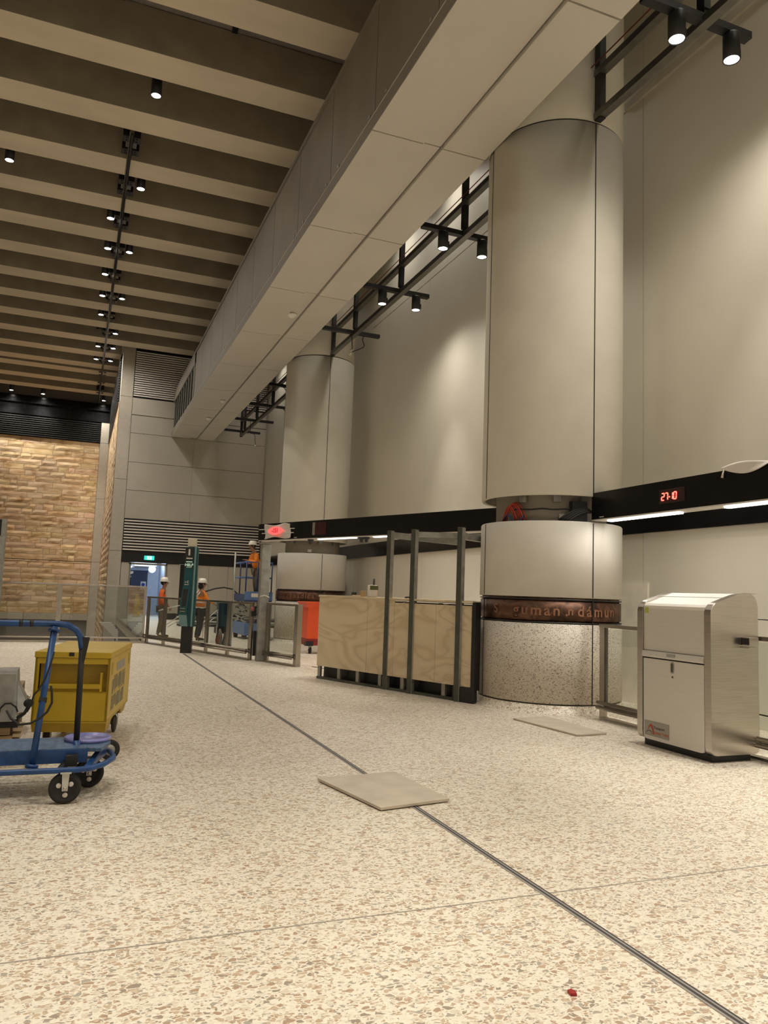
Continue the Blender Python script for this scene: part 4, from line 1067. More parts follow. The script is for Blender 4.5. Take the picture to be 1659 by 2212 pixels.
# board leaning against the right wall, protection boards on the floor
o = B().hexa([(7.86, 9.22, 0.0), (7.90, 9.22, 0.0), (7.90, 9.95, 0.0), (7.86, 9.95, 0.0), (7.90, 9.22, 1.80), (7.935, 9.22, 1.80), (7.935, 9.95, 1.80), (7.90, 9.95, 1.80)]).build('leaning_board', mat('cream_board', (0.84, 0.79, 0.68), 0.6)); tag(o, 'plain cream board leaning on the wall between near column and bin', 'board')
def board(pts, z0, z1, label, m_=M['tile']):
    b_ = B(); b_.prism([(x, y) for x, y in pts], 'z', z0, z1, 0.002)
    o_ = b_.build('protection_board', m_); tag(o_, label, 'board', 'boards lying on the floor'); return o_
board([(1.89, 6.01), (2.07, 5.10), (2.65, 5.20), (2.58, 6.09)], 0.008, 0.028, 'square beige board lying across the floor joint in the foreground')
board([(5.16, 8.45), (5.28, 7.30), (5.70, 7.33), (5.70, 8.50)], 0.003, 0.022, 'beige board lying on the floor in front of the near column')
board([(4.46, 14.9), (4.70, 14.25), (5.1, 14.3), (5.0, 15.1)], 0.003, 0.02, 'small board lying on the floor between glass gate and counter')

# floor joint: two metal edges with a dark filler, plus saw-cut joints
jt = thing('floor_joint', 'long metal-edged movement joint running along the terrazzo floor', 'joint', (2.35, 8, 0))
for x0, x1, m_, z in ((2.325, 2.337, 'steel', 0.003), (2.337, 2.352, 'rubber', 0.0022), (2.352, 2.362, 'steel', 0.003), (2.362, 2.374, 'rubber', 0.0022)):
    B().box((x0, -6, 0.0005), (x1, 17.9, z)).build('metal_edge' if m_ == 'steel' else 'filler', M['joint_metal'] if m_ == 'steel' else M['joint_dark'], jt)
jm = mat('joint_sealant', (0.34, 0.31, 0.27), 0.6)
b = B().box((-8, 3.50, 0.0004), (XW, 3.509, 0.0014)); struct(b.build('trim_14', jm))
hp = thing('access_cover', 'flush rectangular access cover set in the floor beside the long joint', 'cover', (2.17, 9.74, 0))
B().box((1.985, 9.585, 0.0004), (2.355, 9.89, 0.0014)).build('lid_plate', M['floor'], hp)
b = B()
for a_, c_ in (((1.975, 9.575), (2.365, 9.583)), ((1.975, 9.892), (2.365, 9.90)), ((1.975, 9.575), (1.983, 9.90)), ((2.357, 9.575), (2.365, 9.90))): b.box((*a_, 0.0004), (*c_, 0.0016))
b.build('edge_frame', M['sheet'], hp)
b = B(); b.prism([(1.862, 2.60), (1.885, 2.592), (1.893, 2.612), (1.886, 2.632), (1.866, 2.628)], 'z', 0.0, 0.012, 0.002)
tag(b.build('plastic_fragment', M['red']), 'small dark red fragment lying on the foreground floor', 'fragment')

# ================================================================ HELP POINT TOTEM
kx, ky, kr = 2.43, 18.12, math.radians(-14)
k_ = thing('help_point', 'teal information and help totem on black plinth at the end of the floor joint', 'totem', (kx, ky, 0), kr)
def L(b_, nm, m_, par=None): return b_.build(nm, M[m_] if isinstance(m_, str) else m_, par or k_, world=False)
L(B().box((-0.12, -0.10, 0), (0.12, 0.14, 0.60), 0.006), 'plinth', 'black')
bd = L(B().prism([(-0.13, 2.40), (-0.13, 1.45), (-0.175, 0.83), (-0.13, 0.60), (0.06, 0.60), (0.08, 0.60), (0.08, 2.40)], 'y', -0.12, 0.12, 0.004), 'body', 'teal')
L(B().hexa([(-0.14, -0.14, 0.60), (0.02, -0.13, 0.60), (0.02, -0.12, 0.60), (-0.14, -0.12, 0.60), (-0.185, -0.24, 0.86), (-0.01, -0.22, 0.86), (-0.01, -0.12, 0.86), (-0.185, -0.12, 0.86)]), 'lower_flap', 'teal_pale', bd)
L(B().hexa([(-0.185, -0.24, 0.86), (-0.01, -0.22, 0.86), (-0.01, -0.12, 0.86), (-0.185, -0.12, 0.86), (-0.14, -0.13, 1.50), (0.02, -0.13, 1.50), (0.02, -0.12, 1.50), (-0.14, -0.12, 1.50)]), 'console', 'teal', bd)
L(B().box((0.08, -0.15, 0.60), (0.12, 0.14, 2.42), 0.004), 'edge_strip', 'teal_pale')
L(B().box((0.12, -0.11, 0.60), (0.15, 0.12, 2.40)), 'rear_strip', 'teal')
L(B().box((-0.09, -0.09, 2.41), (0.10, 0.09, 2.60), 0.01), 'lamp_cap', mat('frosted_cap', (0.62, 0.58, 0.45), 0.4))
pn = L(B().box((-0.128, -0.127, 2.10), (0.07, -0.12, 2.39)), 'upper_sign', mat('charcoal_sign', (0.02, 0.022, 0.022), 0.4), bd)
hpn = L(B().box((-0.128, -0.127, 1.92), (0.07, -0.12, 2.09)), 'help_sign', mat('dark_green_sign', (0.01, 0.035, 0.022), 0.4), bd)
def face_text(txt, size, x, z, m_, par, nm, y=-0.129, fat=0.002):
    b_ = place_letters(letters(txt, size, 0.001, fat), (x, y, z), (1,0,0), (0,0,1)); return b_.build(nm, m_, par, world=False)
face_text('i', 0.20, -0.04, 2.28, M['white'], pn, 'information_letter', fat=0.010)
L(B().box((-0.10, -0.130, 2.13), (0.04, -0.127, 2.155)), 'white_bar', 'white', pn)
L(B().box((-0.10, -0.130, 2.055), (0.04, -0.127, 2.072)), 'emergency_line', 'screen', hpn)
face_text('HELP', 0.085, -0.03, 1.99, M['screen'], hpn, 'help_lettering')
L(B().box((-0.09, -0.130, 1.935), (0.03, -0.127, 1.942)), 'underline', 'screen', hpn)
face_text('i C', 0.075, -0.055, 1.60, M['white'], bd, 'small_symbols', y=-0.1225)
L(B().box((-0.11, -0.124, 1.535), (-0.01, -0.12, 1.548)), 'symbol_line', 'white', bd)
L(B().hexa([(-0.135, -0.212, 1.05), (-0.04, -0.200, 1.05), (-0.04, -0.19, 1.05), (-0.135, -0.20, 1.05), (-0.12, -0.155, 1.44), (-0.01, -0.148, 1.44), (-0.01, -0.138, 1.44), (-0.12, -0.145, 1.44)]), 'dark_screen', 'black', bd)
for i, z in enumerate((0.99, 0.93)):
    L(B().box((-0.155, -0.238+i*-0.004, z), (-0.05, -0.205, z+0.022)), 'button_row', 'stencil', bd)

# ================================================================ ORANGE WHEELIE BIN, SCISSOR LIFT, FAR ITEMS
ob = thing('wheelie_bin', 'bright orange wheelie bin partly hidden behind the plywood counter', 'bin', (5.5, 18.2, 0))
B().hexa([(5.22, 17.95, 0.34), (5.72, 17.95, 0.34), (5.72, 18.4, 0.34), (5.22, 18.4, 0.34), (5.20, 17.85, 1.12), (5.80, 17.85, 1.12), (5.80, 18.5, 1.12), (5.20, 18.5, 1.12)]).build('body', M['orange_bin'], ob)
B().hexa([(5.22, 17.94, 0.20), (5.72, 17.94, 0.20), (5.72, 18.4, 0.20), (5.22, 18.4, 0.20), (5.21, 17.94, 0.36), (5.73, 17.94, 0.36), (5.73, 18.4, 0.36), (5.21, 18.4, 0.36)]).build('base_band', M['red_dark'], ob)
B().hexa([(5.18, 17.84, 1.10), (5.82, 17.84, 1.10), (5.82, 18.52, 1.10), (5.18, 18.52, 1.10), (5.11, 17.78, 1.24), (5.86, 17.78, 1.24), (5.86, 18.56, 1.24), (5.11, 18.56, 1.24)]).build('rim', M['orange_bin'], ob)
B().box((5.20, 17.92, 0.19), (5.38, 18.1, 0.30)).build('black_block', M['black'], ob)
for x in (5.33, 5.66):
    cs = B().box((x-0.03, 17.98, 0.12), (x+0.03, 18.06, 0.20)).build('caster', M['galv'], ob)
    B().lathe((x, 18.02, 0.085), [(0.001,-0.022), (0.08, -0.022), (0.085, 0), (0.08, 0.022), (0.001, 0.022)], 20, ax='x').build('wheel', M['rubber'], cs)

lf = thing('scissor_lift', 'blue scissor lift with raised rail platform behind the grey steel pillar', 'lift', (5.0, 23.2, 0))
LX0, LX1, LY0, LY1 = 4.60, 5.36, 22.4, 24.2
B().box((LX0+0.02, LY0, 0.14), (LX1, LY1, 0.50), 0.02).build('chassis', M['lift_blue'], lf)
for x in (LX0+0.08, LX1-0.08):
    for y in (LY0+0.25, LY1-0.25): B().lathe((x, y, 0.14), [(0.001,-0.05), (0.13,-0.05), (0.14,0), (0.13,0.05), (0.001,0.05)], 20, ax='x').build('wheel', M['rubber'], lf)
for i in range(3):
    z0 = 0.5 + i*0.21; z1 = z0+0.21
    for x in (LX0+0.08, LX1-0.08):
        B().bar((x, LY0+0.1, z0), (x, LY1-0.1, z1), 0.05, 0.06).build('scissor_arm', M['sheet'], lf); B().bar((x, LY0+0.1, z1), (x, LY1-0.1, z0), 0.05, 0.06).build('scissor_arm', M['sheet'], lf)
    B().bar((LX0+0.05, LY0+0.08, z1), (LX1-0.05, LY0+0.08, z1), 0.05, 0.05).build('scissor_tie', M['sheet'], lf)
B().box((LX0-0.02, LY0-0.05, 1.13), (LX1+0.02, LY1+0.05, 1.19)).build('platform_floor', M['lift_navy'], lf)
tb = B().box((LX0-0.03, LY0-0.07, 1.17), (LX1+0.03, LY0-0.05, 1.42)).build('front_board', M['lift_blue'], lf)
B().box((LX0-0.03, LY0-0.05, 1.17), (LX0-0.01, LY1, 1.34)).build('side_board', M['lift_navy'], lf)
pl_ = B().box((4.76, LY0-0.076, 1.26), (4.98, LY0-0.07, 1.37)).build('white_plate', M['white'], tb)
for z in (1.83, 2.28):
    B().tube([(LX0, LY0, z), (LX1, LY0, z), (LX1, LY1, z), (LX0, LY1, z)], 0.024, 8, closed=True).build('rail', M['lift_blue'], lf)
for x, y in ((LX0, LY0), (LX0+0.33, LY0), (LX1, LY0), (LX0, LY1), (LX1, LY1), (LX0, 23.3), (LX1, 23.3)): B().cyl((x, y, 1.18), (x, y, 2.28), 0.02, 8).build('stanchion', M['lift_navy'], lf)
B().box((5.05, 22.6, 1.19), (5.3, 22.95, 2.1)).build('control_box', M['lift_navy'], lf)
B().lathe((4.80, LY0-0.03, 0.52), [(0.001, -0.02), (0.03, -0.02), (0.035, 0)], 14, ax='y').build('reflection_disc', M['white'], lf)  # white disc stands in for a light reflection low on the lift
o = B().box((4.42, 22.25, 0.0), (5.05, 22.33, 0.04)).build('white_batten', M['white']); 
tag(o, 'short white batten lying on the floor in front of the scissor lift', 'batten')

db = thing('dark_bin', 'dark blue tall bin standing against the back wall behind the fence', 'bin', (4.65, 26.0, 0))
B().hexa([(4.46, 25.8, 0.05), (4.80, 25.8, 0.05), (4.80, 26.2, 0.05), (4.46, 26.2, 0.05), (4.44, 25.78, 1.0), (4.83, 25.78, 1.0), (4.83, 26.22, 1.0), (4.44, 26.22, 1.0)]).build('body', mat('night_blue_plastic', (0.012, 0.03, 0.05), 0.45), db)
for z in (0.25, 0.6, 0.85): B().box((4.44, 25.775, z), (4.83, 25.785, z+0.012)).build('rib', M['lift_navy'], db)
B().box((4.40, 25.75, 0.0), (4.86, 26.25, 0.20)).build('base', M['black'], db)
o = B().tube([(3.55, 24.2, 1.28), (3.75, 24.1, 1.38), (4.0, 24.0, 1.47), (4.25, 24.0, 1.51), (4.5, 23.9, 1.47), (4.68, 23.8, 1.3), (4.8, 23.7, 1.05), (4.92, 23.6, 0.8)], 0.022, 10).build('black_hose', M['rubber'])
tag(o, 'black hose arching through the air from the worker to the lift', 'hose')
vc = thing('vacuum_cleaner', 'small grey upright vacuum cleaner with red cord on the floor behind the fence', 'vacuum cleaner', (3.50, 19.8, 0))
B().lathe((3.47, 19.8, 0.02), [(0.001,0), (0.06, 0.0), (0.075, 0.08), (0.07, 0.28), (0.045, 0.38), (0.02, 0.44), (0.001, 0.45)], 20).build('body', mat('vacuum_grey', (0.20, 0.18, 0.15), 0.5), vc)
B().lathe((3.60, 19.78, 0.02), [(0.001,0), (0.06, 0.0), (0.06, 0.10), (0.03, 0.34), (0.001, 0.36)], 16).build('bag', mat('vacuum_dark', (0.06, 0.05, 0.045), 0.7), vc)
B().tube([(3.40, 19.72, 0.04), (3.38, 19.7, 0.2), (3.42, 19.7, 0.30), (3.52, 19.7, 0.31), (3.44, 19.7, 0.24), (3.37, 19.7, 0.10)], 0.009, 6).build('cord', M['red_cable'], vc)
B().tube([(3.47, 19.8, 0.44), (3.40, 19.76, 0.36), (3.37, 19.74, 0.18), (3.40, 19.74, 0.03)], 0.012, 6).build('hose', M['rubber'], vc)
pt = thing('pallet_stack', 'low dark stack of pallets along the foot of the back wall', 'pallets', (5.2, 30, 0))
for z in (0.0, 0.22):
    for y in (30, 30.5): B().box((3.7, y, z), (7.4, y+0.1, z+0.07)).build('bearer', M['dark_galv'], pt)
    B().box((3.7, 30, z+0.08), (7.4, 30.9, z+0.13)).build('deck', M['galv'], pt)
pbx = thing('stored_equipment', 'dark grey equipment case standing on the floor behind the far column', 'case', (7.6, 23.6, 0))
B().box((7.35, 23.25, 0.0), (7.85, 24.1, 1.9), 0.02).build('case', mat('blue_grey_case', (0.10, 0.11, 0.125), 0.5), pbx)
B().box((7.40, 23.23, 1.2), (7.55, 23.25, 1.75)).build('front_panel', M['black'], pbx)

# ================================================================ YELLOW SITE BOX
ya = math.radians(-11)
yb_ = thing('site_box', 'yellow steel site tool box on castors behind the blue trolley', 'tool box', (0.345, 7.55, 0), ya)
def LY(b_, nm, m_, par=None): return b_.build(nm, M[m_] if isinstance(m_, str) else m_, par or yb_, world=False)
WX, LY_ = 0.645, 1.39
bodyb = B().box((-WX, 0, 0.25), (-WX+0.02, LY_, 0.815)); bodyb.box((-0.02, 0, 0.25), (0, LY_, 0.815)); bodyb.box((-WX, LY_-0.02, 0.25), (0, LY_, 0.815)); bodyb.box((-WX, 0, 0.24), (0, LY_, 0.26))
bodyb.box((-WX, 0, 0.25), (0, 0.02, 0.51)); bodyb.box((-WX, 0, 0.765), (0, 0.02, 0.815)); bodyb.box((-WX, 0, 0.51), (-WX+0.035, 0.02, 0.765)); bodyb.box((-0.02, 0, 0.51), (0, 0.02, 0.765))
bd = LY(bodyb, 'body', 'yellow')
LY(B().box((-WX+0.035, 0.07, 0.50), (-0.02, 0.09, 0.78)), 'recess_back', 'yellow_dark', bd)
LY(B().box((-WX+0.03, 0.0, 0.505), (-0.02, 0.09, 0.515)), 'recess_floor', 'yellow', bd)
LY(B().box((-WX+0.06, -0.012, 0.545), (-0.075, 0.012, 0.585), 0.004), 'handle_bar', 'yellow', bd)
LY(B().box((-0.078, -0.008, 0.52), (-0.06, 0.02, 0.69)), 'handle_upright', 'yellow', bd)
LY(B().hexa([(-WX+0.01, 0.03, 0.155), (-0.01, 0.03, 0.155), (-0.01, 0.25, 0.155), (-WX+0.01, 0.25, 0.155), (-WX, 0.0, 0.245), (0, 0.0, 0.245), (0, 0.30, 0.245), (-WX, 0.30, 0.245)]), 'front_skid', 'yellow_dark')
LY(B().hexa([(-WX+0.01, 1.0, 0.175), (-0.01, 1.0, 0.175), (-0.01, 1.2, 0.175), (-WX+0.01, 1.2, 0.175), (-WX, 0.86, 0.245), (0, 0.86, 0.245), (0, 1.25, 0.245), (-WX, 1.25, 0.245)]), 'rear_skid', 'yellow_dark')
ld = LY(B().box((-WX-0.008, -0.01, 0.818), (0.008, LY_+0.01, 0.872), 0.004), 'lid', 'yellow')
LY(B().box((-0.36, -0.014, 0.835), (-0.315, -0.009, 0.868)), 'lock_hole', 'black', ld)
LY(B().box((-WX, 0.004, 0.812), (0, LY_-0.005, 0.818)), 'lid_gap', 'black')
for y0 in (0.10, 1.22): LY(B().box((-0.001, y0, 0.66), (0.002, y0+0.09, 0.77)), 'lifting_slot', 'yellow_dark', bd)
stn = LY(B().box((0.0005, 0.42, 0.665), (0.002, 0.96, 0.745)), 'label_plate', 'plate_grey', bd)
st_b = B(); rs = random.Random(11)          # worn stencil, too rubbed out to read
for z0, z1, y1 in ((0.47, 0.635, 1.04), (0.32, 0.455, 0.98)):
    y = 0.20
    while y < y1:
        w_ = rs.choice((0.02, 0.03, 0.045)); top = z1 - rs.choice((0, 0, 0.03)); bot = z0 + rs.choice((0, 0, 0.03))
        st_b.box((0.0006, y, bot), (0.0018, y+w_, top)); y += w_ + rs.choice((0.012, 0.018, 0.028))
st_b.build('rubbed_stencil', M['stencil'], bd, world=False)
for x, y in ((-0.06, 0.93), (-WX+0.10, 0.93), (-0.10, 0.22), (-WX+0.10, 0.22)):
    z0 = 0.155 if y < 0.5 else 0.19
    cs = LY(B().box((x-0.035, y-0.04, z0-0.012), (x+0.035, y+0.04, z0)).box((x-0.036, y-0.02, 0.075), (x-0.028, y+0.02, z0)).box((x+0.028, y-0.02, 0.075), (x+0.036, y+0.02, z0)), 'castor', 'white_metal')
    LY(B().lathe((x, y, 0.085 if z0 > 0.16 else 0.07), [(0.001,-0.02), (0.062,-0.02), (0.084 if z0 > 0.16 else 0.069, -0.012), (0.084 if z0 > 0.16 else 0.069, 0.012), (0.062, 0.02), (0.001, 0.02)], 24, ax='x'), 'wheel', mat('brown_rubber', (0.05, 0.035, 0.03), 0.6), cs)

# ================================================================ BLUE TROLLEY
tv = thing('platform_trolley', 'blue tubular platform trolley with hoop handle cut by the left edge', 'trolley', (-0.6, 6.3, 0))
B().box((-1.6, 5.98, 0.305), (0.16, 6.42, 0.335), 0.003).build('deck', M['deck'], tv)
B().prism([(0.16, 5.98), (0.25, 5.95), (0.325, 6.20), (0.32, 6.42), (0.16, 6.42)], 'z', 0.31, 0.334, 0.002).build('deck_corner', M['deck'], tv)
B().box((-1.6, 5.975, 0.235), (0.165, 6.005, 0.328), 0.003).build('side_channel', M['blue'], tv)
for x_ in (0.03, 0.2):
    B().hexa([(x_-0.06, 5.82, 0.215), (x_-0.03, 5.80, 0.215), (x_+0.10, 6.3, 0.215), (x_+0.07, 6.3, 0.215), (x_-0.06, 5.84, 0.235), (x_-0.03, 5.82, 0.235), (x_+0.11, 6.3, 0.31), (x_+0.07, 6.3, 0.31)]).build('support_bracket', M['blue'] if x_ > 0.1 else M['black'], tv)
B().box((0.02, 5.90, 0.225), (0.10, 6.05, 0.30)).build('castor_housing', M['black'], tv)
B().tube([(-1.6, 5.84, 0.225), (0.10, 5.80, 0.225), (0.18, 5.83, 0.225), (0.27, 5.93, 0.225), (0.345, 6.12, 0.225), (0.35, 6.20, 0.225), (0.335, 6.36, 0.225), (0.27, 6.47, 0.225), (0.15, 6.50, 0.225), (-1.6, 6.52, 0.225)], 0.020, 12).build('bumper_tube', M['blue'], tv)
B().tube([(-1.6, 6.13, 1.195), (-0.10, 6.15, 1.195), (-0.03, 6.15, 1.187), (0.03, 6.15, 1.15), (0.06, 6.15, 1.10), (0.075, 6.15, 1.02)], 0.023, 14).build('handle_hoop', M['blue'], tv)
B().tube([(0.076, 6.15, 1.03), (0.086, 6.15, 0.34)], 0.021, 12).build('black_post', M['rubber'], tv)
B().hexa([(0.072, 6.13, 0.93), (0.10, 6.13, 0.93), (0.10, 6.17, 0.93), (0.072, 6.17, 0.93), (0.068, 6.13, 1.105), (0.125, 6.13, 1.10), (0.125, 6.17, 1.10), (0.068, 6.17, 1.105)]).build('post_wedge', M['rubber'], tv)
B().tube([(0.088, 6.13, 0.36), (0.095, 6.10, 0.22)], 0.027, 12).build('post_socket', M['blue'], tv)
mp_ = B().tube([(-0.190, 5.87, 0.235), (-0.120, 6.12, 1.175)], 0.022, 14).build('middle_post', M['blue'], tv)
for p, q in (((-0.192, 5.865, 0.232), (-0.189, 5.872, 0.255)), ((-0.123, 6.11, 1.14), (-0.121, 6.115, 1.155))): B().cyl(p, q, 0.042, 16).build('flange', M['blue'], mp_)
B().bar((-0.158, 5.985, 0.66), (-0.155, 5.995, 0.685), 0.052, 0.052, (0,1,0)).build('black_clamp', M['rubber'], mp_)
for x in (-0.345, -0.275): B().cyl((x-0.012, 6.147, 1.195), (x+0.012, 6.147, 1.195), 0.0245, 14).build('tape_band', M['black'], tv)
def castor(cx, cy, r, par, fork=True, turn=0.0):
    cs = B().box((cx-0.035, cy-0.045, 0.205), (cx+0.035, cy+0.045, 0.215))
    for s_ in (-1, 1): cs.hexa([(cx-0.018, cy+s_*0.032-0.003, r-0.015), (cx+0.018, cy+s_*0.032-0.003, r-0.015), (cx+0.018, cy+s_*0.032+0.003, r-0.015), (cx-0.018, cy+s_*0.032+0.003, r-0.015), (cx-0.024, cy+s_*0.032-0.003, 0.21), (cx+0.024, cy+s_*0.032-0.003, 0.21), (cx+0.024, cy+s_*0.032+0.003, 0.21), (cx-0.024, cy+s_*0.032+0.003, 0.21)])
    cs = cs.build('castor_fork', M['white_metal'], par)
    B().lathe((cx, cy, r), [(0.001,-0.016), (r*0.68,-0.016), (r*0.72,-0.022), (r*0.95,-0.020), (r,-0.008), (r,0.008), (r*0.95,0.020), (r*0.72,0.022), (r*0.68,0.016), (0.001,0.016)], 32, ax='y').build('wheel', M['rubber'], cs)
    for k in range(3):
        a = 2*PI*k/3+0.6; B().lathe((cx+0.045*math.cos(a), cy-0.017, r+0.045*math.sin(a)), [(0.001,-0.001), (0.017,-0.001), (0.017,0.034), (0.001,0.034)], 14, ax='y').build('hub_hole', M['plastic'], cs)
    B().lathe((cx, cy-0.036, r), [(0.001,-0.006), (0.010,-0.006), (0.011, 0.0)], 12, ax='y').build('axle_bolt', M['steel'], cs)
castor(0.03, 5.82, 0.105, tv); castor(0.19, 6.24, 0.105, tv); castor(-1.3, 5.9, 0.105, tv); castor(-1.3, 6.4, 0.105, tv)
sc_ = thing('second_trolley_wheel', 'black wheel of a low dolly behind the trolley corner', 'wheel', (0.37, 7.2, 0))
B().lathe((0.37, 7.15, 0.085), [(0.001,-0.016), (0.06,-0.016), (0.082,-0.014), (0.085,0), (0.082,0.014), (0.06,0.016), (0.001,0.016)], 26, ax='y').build('tyre', M['rubber'], sc_)
B().lathe((0.37, 7.132, 0.085), [(0.001,0), (0.045,0), (0.045,0.01)], 20, ax='y').build('hub', M['galv'], sc_)
B().bar((0.37, 7.18, 0.085), (0.1, 7.18, 0.085), 0.012, 0.012).build('axle', M['galv'], sc_)
td = thing('tub_lid', 'round purple blue plastic tub lid lying on the trolley deck', 'lid', (0.165, 6.28, 0.336))
B().lathe((0.165, 6.285, 0.336), [(0.001, 0.008), (0.145, 0.008), (0.155, 0.024), (0.163, 0.024), (0.166, 0.0), (0.150, 0.0)], 40).build('disc', M['lid'], td)
o = B().tube([(0.03, 5.9, 0.03), (0.04, 5.9, 0.02)], 0.001, 4) ; o.bm.free()
o = B().tube([(-0.105, 5.84, 1.02), (-0.125, 5.83, 0.92), (-0.15, 5.85, 0.83), (-0.185, 5.86, 0.76), (-0.215, 5.88, 0.72), (-0.225, 5.9, 0.66), (-0.25, 5.95, 0.60)], 0.006, 8).build('black_lead', M['rubber'])
tag(o, 'thin black lead running down beside the blue trolley post', 'cable')
o = B().tube([(-0.11, 5.86, 0.785), (-0.10, 5.86, 0.74), (-0.095, 5.86, 0.67), (-0.12, 5.86, 0.61), (-0.16, 5.86, 0.57), (-0.22, 5.86, 0.535), (-0.29, 5.88, 0.525), (-0.345, 5.92, 0.56), (-0.38, 6.0, 0.60)], 0.008, 8).build('looped_cable', M['rubber'])
tag(o, 'thick black cable looping in front of the yellow box', 'cable')

# grey sheet-metal pieces on a timber stack, cardboard behind
ps = thing('timber_stack', 'stack of raw timber boards on the floor behind the trolley at the left', 'timber', (-0.9, 7.5, 0))
for i in range(4):
    z = 0.02 + i*0.068
    B().box((-1.9, 7.2, z), (-0.40 - (0.02 if i % 2 else 0.0), 8.1, z+0.060), 0.003).build('board', M['timber'], ps)
for k, z in enumerate((0.25, 0.20, 0.16, 0.11)): B().box((-0.40, 7.22, z), (-0.325-0.01*k, 7.5, z+0.028), 0.002).build('end_offcut', mat('pale_end_grain', (0.62, 0.50, 0.34), 0.8) if k == 0 else bpy.data.materials['pale_end_grain'], ps)
dm = thing('metal_duct', 'grey folded sheet metal duct piece lying on the timber stack', 'duct', (-0.6, 7.3, 0.3))
B().hexa([(-1.0, 7.05, 0.335), (-0.37, 7.05, 0.375), (-0.37, 7.5, 0.375), (-1.0, 7.5, 0.335), (-0.98, 7.25, 0.735), (-0.405, 7.25, 0.745), (-0.405, 7.55, 0.745), (-0.98, 7.55, 0.735)]).build('main_fold', M['sheet'], dm)
B().hexa([(-0.37, 7.06, 0.42), (-0.28, 7.12, 0.44), (-0.28, 7.4, 0.44), (-0.37, 7.4, 0.42), (-0.40, 7.2, 0.66), (-0.39, 7.22, 0.65), (-0.39, 7.4, 0.65), (-0.40, 7.4, 0.66)]).build('side_flange', M['sheet'], dm)
B().box((-0.52, 7.03, 0.36), (-0.40, 7.055, 0.74)).build('raised_seam', M['galv'], dm)
B().box((-1.0, 7.1, 0.30), (-0.36, 7.4, 0.345)).build('dark_underside', M['black'], dm)
o = B().tube([(-0.50, 7.0, 0.42), (-0.495, 7.0, 0.47), (-0.46, 6.99, 0.51), (-0.42, 7.0, 0.51), (-0.38, 7.0, 0.48), (-0.365, 7.02, 0.44)], 0.007, 8).build('cable_loop', M['rubber']); tag(o, 'small arched black cable on the face of the grey metal duct', 'cable')
B().sphere((-0.285, 6.92, 0.52), 0.035, 14, 10, (1.1, 0.8, 1.0)).build('clamp_jaw', M['rubber'], dm); B().sphere((-0.285, 6.90, 0.575), 0.016, 12, 8).build('clamp_nut', M['steel'], dm); B().tube([(-0.28, 6.92, 0.50), (-0.31, 6.93, 0.44), (-0.36, 6.95, 0.40)], 0.014, 8).build('clamp_arm', M['rubber'], dm)
o = B().box((-1.5, 8.5, 0.0), (-0.42, 9.0, 0.46), 0.004).build('cardboard_box', M['cardboard']); tag(o, 'plain brown cardboard box on the floor behind the metal duct', 'box')

# ================================================================ PEOPLE
def skin_mesh(name, chains, material, parent, sub=2, root=0):
    """chains: dict of points name -> (co, radius) and list of edges; grown with a Skin modifier"""
    pts, edges = chains
    bm = bmesh.new(); lay = bm.verts.layers.skin.verify(); vv = {}
    for i, (k, (co, r)) in enumerate(pts.items()):
        v = bm.verts.new(co); vv[k] = v
        rr = r if isinstance(r, tuple) else (r, r)
        v[lay].radius = rr; v[lay].use_root = (i == root)
    for a_, c_ in edges: bm.edges.new((vv[a_], vv[c_]))
    me = bpy.data.meshes.new(name); bm.to_mesh(me); bm.free(); me.materials.append(material)
    o_ = bpy.data.objects.new(name, me); COL.objects.link(o_); o_.parent = parent
    sk = o_.modifiers.new('grow', 'SKIN'); sk.use_smooth_shade = True; sk.branch_smoothing = 0.5
    ss = o_.modifiers.new('smooth', 'SUBSURF'); ss.levels = sub; ss.render_levels = sub
    return o_

